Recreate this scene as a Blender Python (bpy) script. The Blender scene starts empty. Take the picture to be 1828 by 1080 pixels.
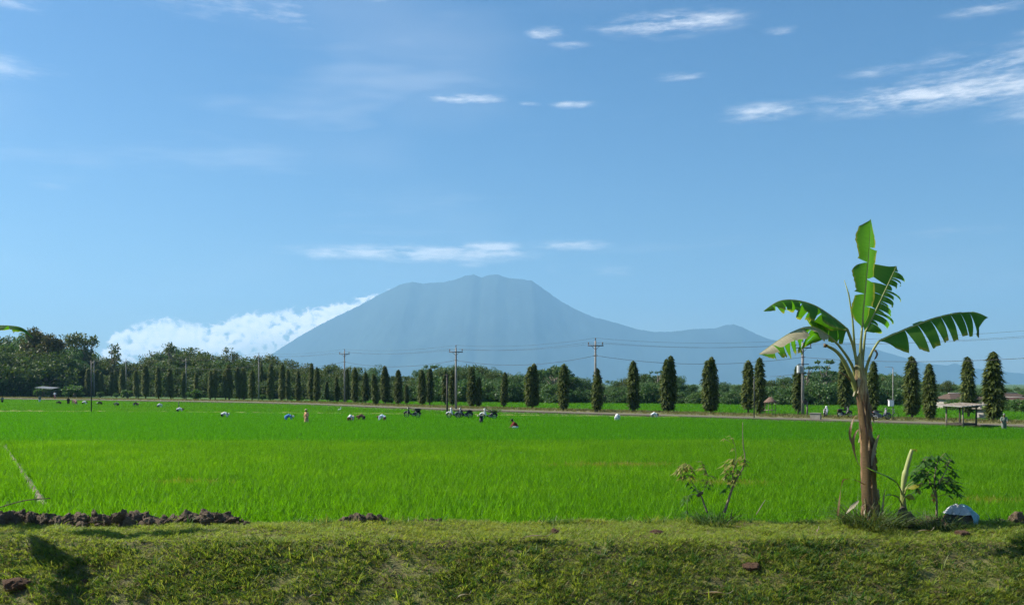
import bpy, bmesh, math, random
import numpy as np
from mathutils import Vector, Matrix, Euler, noise as mnoise

# ------------------------------------------------------------------ camera, sky, sun, exposure
SC = bpy.context.scene
COL = SC.collection
R = math.radians
F, CX, YH, H = 1583.0, 914.0, 685.0, 3.8       # focal length, centre and horizon of the photograph (px), eye height over the paddy (m)
cam_d = bpy.data.cameras.new('camera')
cam = bpy.data.objects.new('camera', cam_d); COL.objects.link(cam)
cam.location = (0, 0, H); cam.rotation_euler = (R(90), 0, 0)
cam_d.sensor_width = 36.0; cam_d.lens = 36.0 * F / 1828.0
cam_d.shift_y = (YH - 540.0) / 1828.0
cam_d.clip_start = 0.1; cam_d.clip_end = 120000
SC.camera = cam

SUN_EL, SUN_AZ = R(42), R(-77)                  # azimuth clockwise from +Y: high on the left
sun_dir = Vector((math.sin(SUN_AZ) * math.cos(SUN_EL), math.cos(SUN_AZ) * math.cos(SUN_EL), math.sin(SUN_EL)))
sd = bpy.data.lights.new('sun', 'SUN'); sd.energy = 5.0; sd.angle = R(0.55); sd.color = (1.0, 0.93, 0.80)
sun = bpy.data.objects.new('sun', sd); COL.objects.link(sun)
sun.rotation_euler = (-sun_dir).to_track_quat('-Z', 'Y').to_euler(); sun.location = (-40, 20, 60)

SC.view_settings.view_transform = 'Standard'; SC.view_settings.look = 'None'
SC.view_settings.exposure = 1.12; SC.view_settings.gamma = 1.0; SC.view_settings.use_curve_mapping = False
SC.cycles.max_bounces = 4; SC.cycles.diffuse_bounces = 2; SC.cycles.glossy_bounces = 1
SC.cycles.transmission_bounces = 2; SC.cycles.transparent_max_bounces = 8; SC.cycles.volume_bounces = 1
SC.cycles.use_denoising = True; SC.cycles.denoiser = 'OPENIMAGEDENOISE'; SC.cycles.denoising_prefilter = 'NONE'; SC.cycles.denoising_input_passes = 'RGB_ALBEDO_NORMAL'

class NT:
    """tiny node-tree writer"""
    def __init__(s, tree): s.t = tree; s.n = tree.nodes; s.l = tree.links
    def node(s, typ, **kw):
        nd = s.n.new(typ)
        for k, v in kw.items(): setattr(nd, k, v)
        return nd
    def put(s, sock, v):
        if v is None: return
        if isinstance(v, bpy.types.NodeSocket): s.l.new(v, sock)
        else:
            if hasattr(sock.default_value, '__len__') and not hasattr(v, '__len__'): v = (v,) * len(sock.default_value)
            if hasattr(sock.default_value, '__len__') and len(sock.default_value) == 4 and len(v) == 3: v = tuple(v) + (1,)
            sock.default_value = v
    def m(s, op, a, b=None, c=None, clamp=False):
        nd = s.node('ShaderNodeMath', operation=op, use_clamp=clamp)
        s.put(nd.inputs[0], a); s.put(nd.inputs[1], b)
        if c is not None: s.put(nd.inputs[2], c)
        return nd.outputs[0]
    def vm(s, op, a, b=None):
        nd = s.node('ShaderNodeVectorMath', operation=op); s.put(nd.inputs[0], a); s.put(nd.inputs[1], b)
        return nd.outputs[0]
    def mix(s, f, a, b, mode='MIX'):
        nd = s.node('ShaderNodeMix', data_type='RGBA', blend_type=mode)
        s.put(nd.inputs[0], f); s.put(nd.inputs[6], a); s.put(nd.inputs[7], b); return nd.outputs[2]
    def noise(s, vec, scale, detail=3, rough=0.5, dist=0.0):
        nd = s.node('ShaderNodeTexNoise'); s.put(nd.inputs['Vector'], vec); nd.inputs['Scale'].default_value = scale
        nd.inputs['Detail'].default_value = detail; nd.inputs['Roughness'].default_value = rough; nd.inputs['Distortion'].default_value = dist
        return nd.outputs[0]
    def noise2(s, vec, scale, detail=3, rough=0.5, dist=0.0):
        o = s.noise(vec, scale, detail, rough, dist); o.node.noise_dimensions = '2D'; return o
    def ramp(s, f, stops, interp='LINEAR'):
        nd = s.node('ShaderNodeValToRGB'); cr = nd.color_ramp; cr.interpolation = interp
        while len(cr.elements) < len(stops): cr.elements.new(0.5)
        for e, (p, c) in zip(cr.elements, stops):
            e.position = p; e.color = tuple(c) + (1,) if hasattr(c, '__len__') else (c, c, c, 1)
        s.put(nd.inputs[0], f); return nd.outputs[0]
    def comb(s, x, y, z):
        nd = s.node('ShaderNodeCombineXYZ'); s.put(nd.inputs[0], x); s.put(nd.inputs[1], y); s.put(nd.inputs[2], z); return nd.outputs[0]
    def smooth(s, v, a, b):
        nd = s.node('ShaderNodeMapRange', interpolation_type='SMOOTHSTEP'); s.put(nd.inputs[0], v)
        nd.inputs[1].default_value = a; nd.inputs[2].default_value = b; return nd.outputs[0]

def build_world():
    w = bpy.data.worlds.new('World'); SC.world = w; w.use_nodes = True
    t = NT(w.node_tree); t.n.clear()
    sky = t.node('ShaderNodeTexSky', sky_type='NISHITA', sun_disc=False)
    sky.sun_elevation = SUN_EL; sky.sun_rotation = SUN_AZ % (2 * math.pi)
    sky.air_density = 1.0; sky.dust_density = 0.5; sky.ozone_density = 4.0; sky.altitude = 0
    tc = t.node('ShaderNodeTexCoord').outputs['Generated']
    sep = t.node('ShaderNodeSeparateXYZ'); t.put(sep.inputs[0], tc)
    x, y, z = sep.outputs
    az = t.m('ARCTAN2', x, y); el = t.m('ARCSINE', z)
    def ae(px, py):
        dx = px - CX; return math.atan(dx / F), math.atan((YH - py) / math.hypot(F, dx))
    # drifting detail, stretched along the horizon
    uv = t.comb(az, t.m('MULTIPLY', el, 1.0), 0.0)
    warp = t.noise2(uv, 9.0, 1, 0.55)
    stretch = t.comb(t.m('MULTIPLY', az, 14.0), t.m('MULTIPLY', el, 75.0), t.m('MULTIPLY', warp, 1.2))
    det = t.noise(stretch, 1.0, 4, 0.62)
    fine = t.noise2(t.comb(t.m('MULTIPLY', az, 46.0), t.m('MULTIPLY', el, 210.0), 0.0), 1.0, 3, 0.6)
    texture = t.m('ADD', t.m('MULTIPLY', det, 0.76), t.m('MULTIPLY', fine, 0.24))
    # high wisps: centre px, half sizes px, strength
    blobs = [(1195, 42, 105, 14, .95), (975, 60, 30, 7, .9), (1010, 82, 38, 6, .55), (830, 177, 55, 7, .95), (1025, 187, 34, 5, .8),
             (1365, 201, 66, 11, .8), (1690, 166, 160, 17, 1.10), (1770, 118, 100, 22, .80), (1215, 136, 38, 6, .7), (1395, 55, 30, 5, .55), (1580, 128, 60, 9, .5),
             (740, 452, 165, 10, 1.25), (580, 456, 36, 7, 1.0), (870, 442, 50, 7, 1.1), (1020, 438, 60, 7, .9), (840, 472, 26, 5, .6), (1095, 482, 34, 9, .6),
             (990, 478, 16, 14, .35), (440, 14, 190, 22, .5), (1765, 14, 60, 8, .6), (1720, 415, 100, 10, .35), (690, 2, 40, 5, .5), (95, 332, 30, 6, .3),
             (20, 4, 50, 10, .5), (945, 187, 18, 4, .6), (640, 165, 60, 6, .35), (1890, 60, 60, 14, .7), (2050, 150, 150, 30, 1.1), (-180, 90, 160, 16, .8), (-300, 300, 120, 14, .6)]
    tot = None
    for (px, py, sx, sy, k) in blobs:
        a0, e0 = ae(px, py)
        da = t.m('DIVIDE', t.m('SUBTRACT', az, a0), sx / F * 1.25)
        de = t.m('DIVIDE', t.m('SUBTRACT', el, e0), sy / F * 1.45)
        q = t.m('ADD', t.m('POWER', t.m('ABSOLUTE', da), 2.6), t.m('MULTIPLY', de, de))
        g = t.m('MULTIPLY', t.m('EXPONENT', t.m('MULTIPLY', q, -1.0)), k)
        tot = g if tot is None else t.m('MAXIMUM', tot, g)
    wisp = t.smooth(t.m('MULTIPLY', tot, t.m('ADD', t.m('MULTIPLY', texture, 3.6), -1.05)), 0.10, 1.25)
    # the same thin cloud goes on all round the sky
    zc = t.m('MAXIMUM', z, 0.03)
    plane = t.comb(t.m('DIVIDE', x, zc), t.m('MULTIPLY', t.m('DIVIDE', y, zc), 1.6), 0.0)
    everywhere = t.m('MULTIPLY', t.smooth(t.noise2(plane, 0.55, 4, 0.6), 0.55, 0.85), 0.30)
    everywhere = t.m('MULTIPLY', everywhere, t.smooth(el, 0.06, 0.30))
    veil = t.m('MULTIPLY', t.smooth(t.noise2(t.comb(t.m('MULTIPLY', az, 2.0), t.m('MULTIPLY', el, 7.0), 2.0), 1.0, 3, 0.55), 0.45, 0.85), 0.14)
    cirrus = t.m('MAXIMUM', wisp, t.m('MAXIMUM', everywhere, veil))
    # cumulus bank resting on the left shoulder of the volcano
    top = [(-700, 640), (-400, 622), (-100, 640), (100, 650), (180, 632), (203, 596), (230, 582), (262, 579), (300, 572), (345, 579), (400, 577), (422, 565), (450, 558), (500, 556),
           (545, 552), (590, 545), (635, 536), (668, 529), (695, 518), (730, 560), (790, 640), (900, 690)]
    a_lo, a_hi = ae(-700, 0)[0], ae(900, 0)[0]
    lo_el, hi_el = ae(900, 700)[1], ae(695, 500)[1]
    stops = [((ae(px, py)[0] - a_lo) / (a_hi - a_lo), (ae(px, py)[1] - lo_el) / (hi_el - lo_el)) for px, py in top]
    azn = t.m('DIVIDE', t.m('SUBTRACT', az, a_lo), a_hi - a_lo, clamp=True)
    topv = t.m('ADD', t.m('MULTIPLY', t.ramp(azn, stops), hi_el - lo_el), lo_el)
    billow_uv = t.comb(t.m('MULTIPLY', az, 1.0), t.m('MULTIPLY', el, 1.35), 0.0)
    def billow(off):
        v = t.vm('ADD', billow_uv, off)
        big = t.noise2(v, 26, 1, 0.5); n = t.noise2(v, 62, 4, 0.50)
        puff = t.m('SUBTRACT', 1.0, t.m('MULTIPLY', t.m('ABSOLUTE', t.m('SUBTRACT', n, 0.5)), 3.2))
        return t.m('ADD', t.m('MULTIPLY', big, 0.55), t.m('MULTIPLY', puff, 0.62))
    b0 = billow((0, 0, 0)); b1 = billow((-0.004, 0.006, 0))
    hgt = t.m('SUBTRACT', t.m('ADD', topv, t.m('MULTIPLY', t.m('SUBTRACT', b0, 0.75), 0.018)), el)
    cum = t.m('MULTIPLY', t.smooth(hgt, -0.0030, 0.0055), t.smooth(t.m('ADD', b0, t.m('MULTIPLY', t.smooth(hgt, 0.0, 0.03), -0.16)), 0.30, 0.60))
    cum = t.m('MULTIPLY', cum, t.m('SUBTRACT', 1.0, t.m('MULTIPLY', t.smooth(hgt, 0.018, 0.05), 0.62)))
    shade = t.m('ADD', 0.80, t.m('MULTIPLY', t.m('SUBTRACT', b0, b1), 0.9), clamp=True)
    cum_col = t.mix(shade, (9.5, 11.5, 13.5), (20.5, 19.0, 18.0))
    hsv = t.node('ShaderNodeHueSaturation'); hsv.inputs['Saturation'].default_value = 1.26; t.l.new(sky.outputs[0], hsv.inputs['Color'])
    col = t.mix(t.m('MULTIPLY', cirrus, 0.80, clamp=True), hsv.outputs[0], (11.0, 10.9, 11.0))
    col = t.mix(cum, col, cum_col)
    bg = t.node('ShaderNodeBackground'); t.put(bg.inputs[0], col); bg.inputs[1].default_value = 0.055
    out = t.node('ShaderNodeOutputWorld'); t.l.new(bg.outputs[0], out.inputs[0])
build_world()
SC.world.cycles.sampling_method = 'MANUAL'; SC.world.cycles.sample_map_resolution = 256
SC.cycles.adaptive_threshold = 0.02

# ------------------------------------------------------------------ helpers
def W(px, py, d): return Vector(((px - CX) / F * d, d, H - (py - YH) / F * d))
def G(px, py, z=0.0):
    d = (H - z) * F / (py - YH); return Vector(((px - CX) / F * d, d, z))
rng = np.random.default_rng(7)
rnd = random.Random(11)

def tag(o, label=None, cat=None, group=None, kind=None):
    for k, v in (('label', label), ('category', cat), ('group', group), ('kind', kind)):
        if v is not None: o[k] = v
    return o
def empty(name, loc, rz=0.0, label=None, cat=None, group=None, scale=1.0):
    o = bpy.data.objects.new(name, None); COL.objects.link(o); o.location = loc; o.rotation_euler = (0, 0, rz)
    o.scale = (scale,) * 3 if not hasattr(scale, '__len__') else scale
    o.empty_display_size = 0.2
    return tag(o, label, cat, group)
def link(name, me, parent=None, loc=None):
    o = bpy.data.objects.new(name, me); COL.objects.link(o)
    if parent is not None: o.parent = parent
    if loc is not None: o.location = loc
    return o
def copy_tree(o, parent=None):
    c = o.copy(); COL.objects.link(c); c.parent = parent
    for ch in o.children: copy_tree(ch, c)
    return c

class MB:
    def __init__(s): s.v = []; s.f = []; s.h = None
    def add(s, vs, fs):
        b = len(s.v); s.v.extend([tuple(p) for p in vs]); s.f.extend([tuple(i + b for i in f) for f in fs])
    def box(s, c, size, rz=0.0, rot=None):
        m = Matrix.Translation(Vector(c)) @ ((rot.to_matrix().to_4x4()) if rot else Matrix.Rotation(rz, 4, 'Z'))
        x, y, z = [k / 2 for k in size]
        vs = [m @ Vector(p) for p in ((-x,-y,-z),(x,-y,-z),(x,y,-z),(-x,y,-z),(-x,-y,z),(x,-y,z),(x,y,z),(-x,y,z))]
        s.add(vs, [(3,2,1,0),(4,5,6,7),(0,1,5,4),(1,2,6,5),(2,3,7,6),(3,0,4,7)])
    def tube(s, pts, rad, n=8, cap=True, flat=1.0):
        pts = [Vector(p) for p in pts]
        if not hasattr(rad, '__len__'): rad = [rad] * len(pts)
        rings = []; prev = None
        for i, p in enumerate(pts):
            tdir = (pts[min(i + 1, len(pts) - 1)] - pts[max(i - 1, 0)]).normalized()
            if prev is None:
                ref = Vector((0, 0, 1)) if abs(tdir.z) < 0.9 else Vector((1, 0, 0))
                a = tdir.cross(ref).normalized()
            else: a = (prev - tdir * prev.dot(tdir)).normalized()
            prev = a; b = tdir.cross(a)
            rings.append([p + (a * math.cos(k * 2 * math.pi / n) + b * math.sin(k * 2 * math.pi / n) * flat) * rad[i] for k in range(n)])
        vs = [q for r_ in rings for q in r_]
        fs = [(i * n + k, i * n + (k + 1) % n, (i + 1) * n + (k + 1) % n, (i + 1) * n + k) for i in range(len(rings) - 1) for k in range(n)]
        if cap: fs += [tuple(range(n - 1, -1, -1)), tuple((len(rings) - 1) * n + k for k in range(n))]
        s.add(vs, fs)
    def ball(s, c, r, nu=10, nv=7, rot=None):
        r = (r,) * 3 if not hasattr(r, '__len__') else r
        c = Vector(c); vs = []; fs = []
        for j in range(nv + 1):
            th = math.pi * j / nv
            for i in range(nu):
                ph = 2 * math.pi * i / nu
                p = Vector((r[0] * math.sin(th) * math.cos(ph), r[1] * math.sin(th) * math.sin(ph), r[2] * math.cos(th)))
                vs.append(c + (rot @ p if rot else p))
        for j in range(nv):
            for i in range(nu):
                q = (j * nu + i, (j + 1) * nu + i, (j + 1) * nu + (i + 1) % nu, j * nu + (i + 1) % nu)
                fs.append(q)
        s.add(vs, fs)
    def torus(s, c, R0, r0, axis='Y', n=20, m=6):
        c = Vector(c); vs = []
        for i in range(n):
            a = 2 * math.pi * i / n
            for j in range(m):
                b = 2 * math.pi * j / m; rr = R0 + r0 * math.cos(b); hgt = r0 * math.sin(b)
                vs.append(c + (Vector((rr * math.cos(a), hgt, rr * math.sin(a))) if axis == 'Y' else Vector((rr * math.cos(a), rr * math.sin(a), hgt))))
        s.add(vs, [(i * m + j, ((i + 1) % n) * m + j, ((i + 1) % n) * m + (j + 1) % m, i * m + (j + 1) % m) for i in range(n) for j in range(m)])
    def mesh(s, name, mat, smooth=True):
        me = bpy.data.meshes.new(name); me.from_pydata(s.v, [], s.f); me.update()
        if mat is not None: me.materials.append(mat)
        if smooth: me.polygons.foreach_set('use_smooth', [True] * len(me.polygons))
        return me
    def build(s, name, mat, parent=None, smooth=True, loc=None):
        return link(name, s.mesh(name, mat, smooth), parent, loc)

def np_mesh(name, V, Q, mat, attr=None, smooth=False):
    """V (n,3), Q (m,4) or (m,3)"""
    me = bpy.data.meshes.new(name); k = Q.shape[1]
    me.vertices.add(len(V)); me.vertices.foreach_set('co', V.astype(np.float32).ravel())
    me.loops.add(Q.size); me.loops.foreach_set('vertex_index', Q.astype(np.int32).ravel())
    me.polygons.add(len(Q)); me.polygons.foreach_set('loop_start', np.arange(0, Q.size, k, dtype=np.int32))
    if mat is not None: me.materials.append(mat)
    if attr:
        for nm, arr in attr.items():
            a = me.attributes.new(nm, 'FLOAT', 'POINT'); a.data.foreach_set('value', arr.astype(np.float32).ravel())
    me.update(calc_edges=True); me.validate()
    if smooth: me.polygons.foreach_set('use_smooth', np.ones(len(me.polygons), dtype=bool))
    return me

# ------------------------------------------------------------------ materials
MATS = {}
def mat(name):
    m = bpy.data.materials.new(name); m.use_nodes = True; t = NT(m.node_tree); t.n.clear()
    out = t.node('ShaderNodeOutputMaterial'); MATS[name] = m
    return m, t, out
def plain(name, col, rough=0.7, var=0.25, scale=6.0, metal=0.0, bump=0.0, col2=None, detail=5):
    m, t, out = mat(name)
    oc = t.node('ShaderNodeTexCoord').outputs['Object']
    n = t.noise(oc, scale, detail, 0.6)
    c2 = col2 or tuple(c * (1 - var) for c in col); c1 = col if col2 else tuple(min(1, c * (1 + var * 0.6)) for c in col)
    c = t.ramp(n, [(0.3, c2), (0.7, c1)])
    p = t.node('ShaderNodeBsdfPrincipled'); t.put(p.inputs['Base Color'], c); p.inputs['Roughness'].default_value = rough; p.inputs['Metallic'].default_value = metal
    p.inputs['Specular IOR Level'].default_value = 0.3
    if bump:
        b = t.node('ShaderNodeBump'); b.inputs['Strength'].default_value = bump; b.inputs['Distance'].default_value = 0.05; t.put(b.inputs['Height'], t.noise(oc, scale * 3, 6, 0.65)); t.l.new(b.outputs[0], p.inputs['Normal'])
    t.l.new(p.outputs[0], out.inputs[0]); return m
def leafy(name, cols, trans=0.45, tcol=None, rough=0.5, spec=0.25, patch=None, grad=None, patch_scale=0.05):
    """foliage: colour differs leaf by leaf, light comes through"""
    m, t, out = mat(name)
    g = t.node('ShaderNodeNewGeometry')
    f = g.outputs['Random Per Island']
    oi = t.node('ShaderNodeObjectInfo').outputs['Random']
    f2 = t.m('FRACT', t.m('ADD', f, t.m('MULTIPLY', oi, 3.7)))
    n = len(cols)
    c = t.ramp(f2, [(i / max(1, n - 1), k) for i, k in enumerate(cols)])
    c = t.mix(t.m('MULTIPLY', oi, 0.35), c, cols[-1])
    if patch is not None:
        c = t.mix(t.m('MULTIPLY', t.smooth(t.noise(g.outputs['Position'], patch_scale, 4, 0.6), 0.45, 0.75), 0.8), c, patch)
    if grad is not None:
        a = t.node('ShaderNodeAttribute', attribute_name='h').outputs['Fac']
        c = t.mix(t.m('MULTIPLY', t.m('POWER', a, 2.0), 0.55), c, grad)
    p = t.node('ShaderNodeBsdfPrincipled'); t.put(p.inputs['Base Color'], c); p.inputs['Roughness'].default_value = rough; p.inputs['Specular IOR Level'].default_value = spec
    tr = t.node('ShaderNodeBsdfTranslucent')
    hs = t.mix(1.0, c, tcol or (1.25, 1.35, 0.55), 'MULTIPLY')
    t.put(tr.inputs[0], hs)
    mx = t.node('ShaderNodeMixShader'); mx.inputs[0].default_value = trans
    t.l.new(p.outputs[0], mx.inputs[1]); t.l.new(tr.outputs[0], mx.inputs[2]); t.l.new(mx.outputs[0], out.inputs[0])
    return m

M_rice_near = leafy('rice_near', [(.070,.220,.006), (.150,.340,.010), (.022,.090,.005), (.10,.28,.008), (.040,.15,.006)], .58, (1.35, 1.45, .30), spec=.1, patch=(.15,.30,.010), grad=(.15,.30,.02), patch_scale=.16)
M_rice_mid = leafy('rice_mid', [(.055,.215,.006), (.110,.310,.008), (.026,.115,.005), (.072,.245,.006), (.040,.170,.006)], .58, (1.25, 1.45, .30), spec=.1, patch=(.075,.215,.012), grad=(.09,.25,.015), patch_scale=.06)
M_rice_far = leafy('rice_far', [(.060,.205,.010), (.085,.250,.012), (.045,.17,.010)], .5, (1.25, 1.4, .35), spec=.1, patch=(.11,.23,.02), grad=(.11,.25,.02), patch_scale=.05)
M_turf = leafy('bank_grass', [(.165,.25,.030), (.24,.30,.050), (.075,.15,.025), (.32,.32,.12), (.055,.12,.02)], .58, (1.35, 1.3, .55), patch=(.22,.28,.05), patch_scale=.45)
M_turf_top = leafy('crest_turf', [(.20,.30,.035), (.27,.35,.055), (.14,.235,.03), (.33,.34,.11), (.21,.31,.04)], .5, (1.3, 1.25, .55), patch=(.28,.31,.05), patch_scale=.5)
M_weed = leafy('weed_green', [(.05,.12,.02), (.07,.15,.03), (.04,.09,.02)], .35)
M_dark_grass = leafy('dark_grass', [(.025,.06,.015), (.04,.08,.02), (.03,.05,.02)], .3)
M_dry_grass = leafy('dry_grass', [(.30,.24,.10), (.22,.18,.07), (.16,.15,.05)], .3, (1.1,1,.7))
M_verge = leafy('verge_grass', [(.10,.13,.03), (.15,.155,.05), (.08,.11,.03), (.20,.17,.07)], .35, (1.2,1.15,.6))
M_mast = leafy('mast_leaf', [(.038,.068,.016), (.074,.104,.023), (.020,.042,.013), (.14,.16,.036)], .24, (1.3,1.35,.5), rough=.6, spec=.15)
M_mast_sunlit = leafy('mast_leaf_sunlit', [(.085,.115,.030), (.13,.155,.042), (.055,.085,.024), (.18,.19,.055)], .24, (1.3,1.35,.5), rough=.6, spec=.15)  # lighter copy of the mast leaf; sunlight on the slim row put into colour
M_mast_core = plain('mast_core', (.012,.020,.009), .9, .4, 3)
M_bark = plain('bark', (.10,.075,.055), .9, .4, 8, bump=.6)
M_bark_pale = plain('bark_pale', (.22,.19,.15), .9, .35, 6, bump=.5)
M_wood_a = leafy('wood_foliage_dark', [(.042,.084,.026), (.070,.118,.034), (.028,.058,.020), (.12,.150,.048)], .25, rough=.6, spec=.15)
M_wood_b = leafy('wood_foliage_olive', [(.085,.120,.028), (.060,.098,.026), (.16,.170,.040), (.042,.072,.020)], .25, rough=.5)
M_wood_c = leafy('wood_foliage_mid', [(.050,.112,.034), (.075,.145,.044), (.034,.080,.028), (.10,.165,.056)], .28, rough=.5)
M_wood_d = leafy('wood_foliage_rust', [(.085,.078,.028), (.055,.07,.022), (.105,.082,.032), (.04,.058,.02)], .25, rough=.5)
M_bush = leafy('bush_leaf', [(.06,.13,.03), (.09,.17,.04), (.045,.095,.025)], .35)
# ------------------------------------------------------------------ the setting: ground, bank, paddies, road, volcano
M_mud = plain('wet_mud', (.060,.048,.034), .75, .4, 1.5, bump=.8)
M_soil = plain('bank_soil', (.17,.185,.055), .95, .45, 2.2, bump=.8, col2=(.085,.060,.036), detail=7)
M_path = plain('dry_mud_path', (.21,.175,.135), .95, .4, 2.0, bump=.6)
M_road = plain('concrete_road', (.12,.11,.08), .9, .2, .6, bump=.3)
M_lip = plain('canal_lip', (.30,.27,.22), .9, .35, .8, bump=.3)
M_canal = plain('canal_wall', (.075,.062,.048), .95, .5, .7, bump=.5)
M_earth = plain('far_plain', (.060,.110,.030), .95, .4, .004)
M_field_floor = plain('paddy_floor', (.050,.120,.018), .9, .35, .25)
M_verge_floor = plain('verge_earth', (.16,.14,.07), .95, .4, .5, bump=.5, col2=(.10,.115,.04))
M_water, _t, _o = mat('canal_water')
_p = _t.node('ShaderNodeBsdfPrincipled'); _t.put(_p.inputs['Base Color'], (.05,.045,.03)); _p.inputs['Roughness'].default_value = .08
_t.l.new(_p.outputs[0], _o.inputs[0])

def struct(name, me, label=None): return tag(link(name, me), kind='structure')

def sheet(xs, ys, zf, name, m, smooth=True):
    X, Y = np.meshgrid(xs, ys); Z = zf(X, Y); nx, ny = len(xs), len(ys)
    V = np.stack([X.ravel(), Y.ravel(), Z.ravel()], 1)
    i = (np.arange(ny - 1)[:, None] * nx + np.arange(nx - 1)[None, :]).ravel()
    return np_mesh(name, V, np.stack([i, i + 1, i + nx + 1, i + nx], 1), m, smooth=smooth)
# smooth value noise for terrain
_gr = rng.random((64, 64))
def vnoise(x, y):
    x = np.asarray(x, float); y = np.asarray(y, float)
    xi = np.floor(x).astype(int); yi = np.floor(y).astype(int); fx = x - xi; fy = y - yi
    fx = fx * fx * (3 - 2 * fx); fy = fy * fy * (3 - 2 * fy)
    g = lambda a, b: _gr[a % 64, b % 64]
    return (g(xi, yi) * (1 - fx) + g(xi + 1, yi) * fx) * (1 - fy) + (g(xi, yi + 1) * (1 - fx) + g(xi + 1, yi + 1) * fx) * fy
def fbm(x, y, o=4):
    s = 0; a = .5
    for k in range(o): s = s + a * vnoise(x * 2 ** k + 17 * k, y * 2 ** k + 5 * k); a *= .5
    return s
def bank_z(x, y):
    z = np.interp(y, [-80, 5.2, 11, 15.0, 18.4, 19.4, 20.4, 21.6, 23], [2.2, 2.2, -1.5, -1.5, .56, .60, .61, -.02, -.25])
    amp = np.interp(y, [5, 14, 16, 18, 20.5, 22], [.02, .05, .20, .14, .12, .02])
    return z + (fbm(np.asarray(x) * 1.1, np.asarray(y) * 1.6) - .47) * amp * 2.2
struct('bank', sheet(np.linspace(-60, 60, 420), np.concatenate([np.linspace(-80, 5, 12), np.linspace(5.2, 14.8, 20), np.linspace(15, 22.6, 70)]), bank_z, 'bank', M_soil))
struct('canal_water', sheet(np.linspace(-60, 60, 3), np.linspace(9.5, 15.9, 3), lambda X, Y: X * 0 - 1.25, 'canal_water', M_water))
struct('paddy_ground', sheet(np.linspace(-420, 420, 120), np.linspace(21.2, 420, 90), lambda X, Y: fbm(X * .3, Y * .3) * .04 - .02, 'paddy_ground', M_field_floor))
struct('plain', sheet(np.linspace(-13500, 13500, 28), np.linspace(400, 18500, 20), lambda X, Y: X * 0 - .6, 'plain', M_earth))

# the road: a low concrete causeway running from far left to near right
ROAD = [(-430, 396), (-250, 286), (-119.5, 207), (-46.8, 163), (-15.7, 128), (11.9, 101.5), (28.9, 85.4), (42, 72.7), (88, 28)]
def smooth_poly(P, n=10):
    P = [Vector((p[0], p[1], 0)) for p in P]; out = []
    for i in range(len(P) - 1):
        a, b, c, d = P[max(i - 1, 0)], P[i], P[i + 1], P[min(i + 2, len(P) - 1)]
        for k in range(n):
            t = k / n
            out.append(0.5 * ((2 * b) + (c - a) * t + (2 * a - 5 * b + 4 * c - d) * t * t + (3 * b - a - 3 * c + d) * t ** 3))
    out.append(P[-1]); return out
RP = smooth_poly(ROAD); RPx = np.array([p.x for p in RP]); RPy = np.array([p.y for p in RP])
def road_y(x): return np.interp(x, RPx, RPy)         # the road as a function of x; nearer than this is paddy
def ribbon(offs, name, m, smooth=False, jit=0.0):
    """offs: list of (sideways offset toward far side, z)"""
    V = []
    for i, p in enumerate(RP):
        d = (RP[min(i + 1, len(RP) - 1)] - RP[max(i - 1, 0)]).normalized(); nrm = Vector((-d.y, d.x, 0))
        if nrm.y < 0: nrm = -nrm
        for o, z in offs: V.append(p + nrm * (o + jit * (rnd.random() - .5)) + Vector((0, 0, z + jit * .3 * (rnd.random() - .5))))
    k = len(offs); n = len(RP)
    Q = [(i * k + j, (i + 1) * k + j, (i + 1) * k + j + 1, i * k + j + 1) for i in range(n - 1) for j in range(k - 1)]
    me = bpy.data.meshes.new(name); me.from_pydata([tuple(v) for v in V], [], Q); me.materials.append(m); me.update(); return me
struct('road', ribbon([(-.7, .30), (-.7, .36), (1.5, .38), (1.5, .30)], 'road', M_road))
struct('canal_wall', ribbon([(-1.6, -.1), (-1.6, .06), (-1.25, .05), (-1.2, .0), (-.75, .06), (-.75, .345), (-.70, .35)], 'canal_wall', M_canal, jit=.05))
struct('canal_lip', ribbon([(-2.0, -.1), (-2.0, .22), (-1.87, .23), (-1.85, -.1)], 'canal_lip', M_lip, jit=.04))
struct('verge', ribbon([(1.5, .2), (1.53, .37), (5, .46), (9, .36), (12, .15), (13, -.1)], 'verge', M_verge_floor, jit=.08))

# volcano and the ridges to its right: a height field 14 km away
M_mount = plain('mountain_forest', (.028,.046,.040), .95, .45, .0012, detail=7)
D_M = 14000.0
prof = [(-200, 684), (250, 684), (360, 680), (420, 668), (465, 645), (500, 622), (535, 600), (566, 582), (600, 565), (640, 546), (680, 524), (715, 508), (735, 503), (754, 506), (772, 504), (792, 504), (815, 498), (832, 492), (846, 489.5), (860, 495),
        (873, 491), (888, 489.5), (905, 496), (922, 497), (950, 501), (975, 519), (1000, 537), (1030, 553), (1060, 566), (1100, 576), (1140, 588), (1165, 592), (1195, 592), (1240, 587), (1275, 586), (1295, 580), (1310, 578.5), (1325, 584),
        (1350, 596), (1375, 606), (1420, 610), (1470, 606), (1520, 611), (1560, 622), (1600, 634), (1650, 648), (1690, 652), (1705, 648), (1730, 656), (1800, 664), (1900, 672), (2100, 682), (2300, 685)]
pxs = np.array([p[0] for p in prof], float); pzs = np.array([H + (YH - p[1]) / F * D_M for p in prof])
mxs = (pxs - CX) / F * D_M
def mount_z(X, Y):
    base = np.interp(X, mxs, pzs)
    dy = (Y - D_M)
    w = 700 + base * 1.9
    fall = np.clip(1 - np.abs(dy) / w, 0, 1) ** 1.35
    gul = (np.abs(fbm(X * .0022, Y * .0008, 5) - .47)) * 2
    z = base * fall - gul * 130 * fall * (1 - fall) * 2.4 - 2
    jag = (fbm(X * .02, Y * .016, 3) - .44) * 22 * np.clip(base / 1500, 0, 1)
    return z + jag * fall - (fall <= 0) * 5
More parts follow.
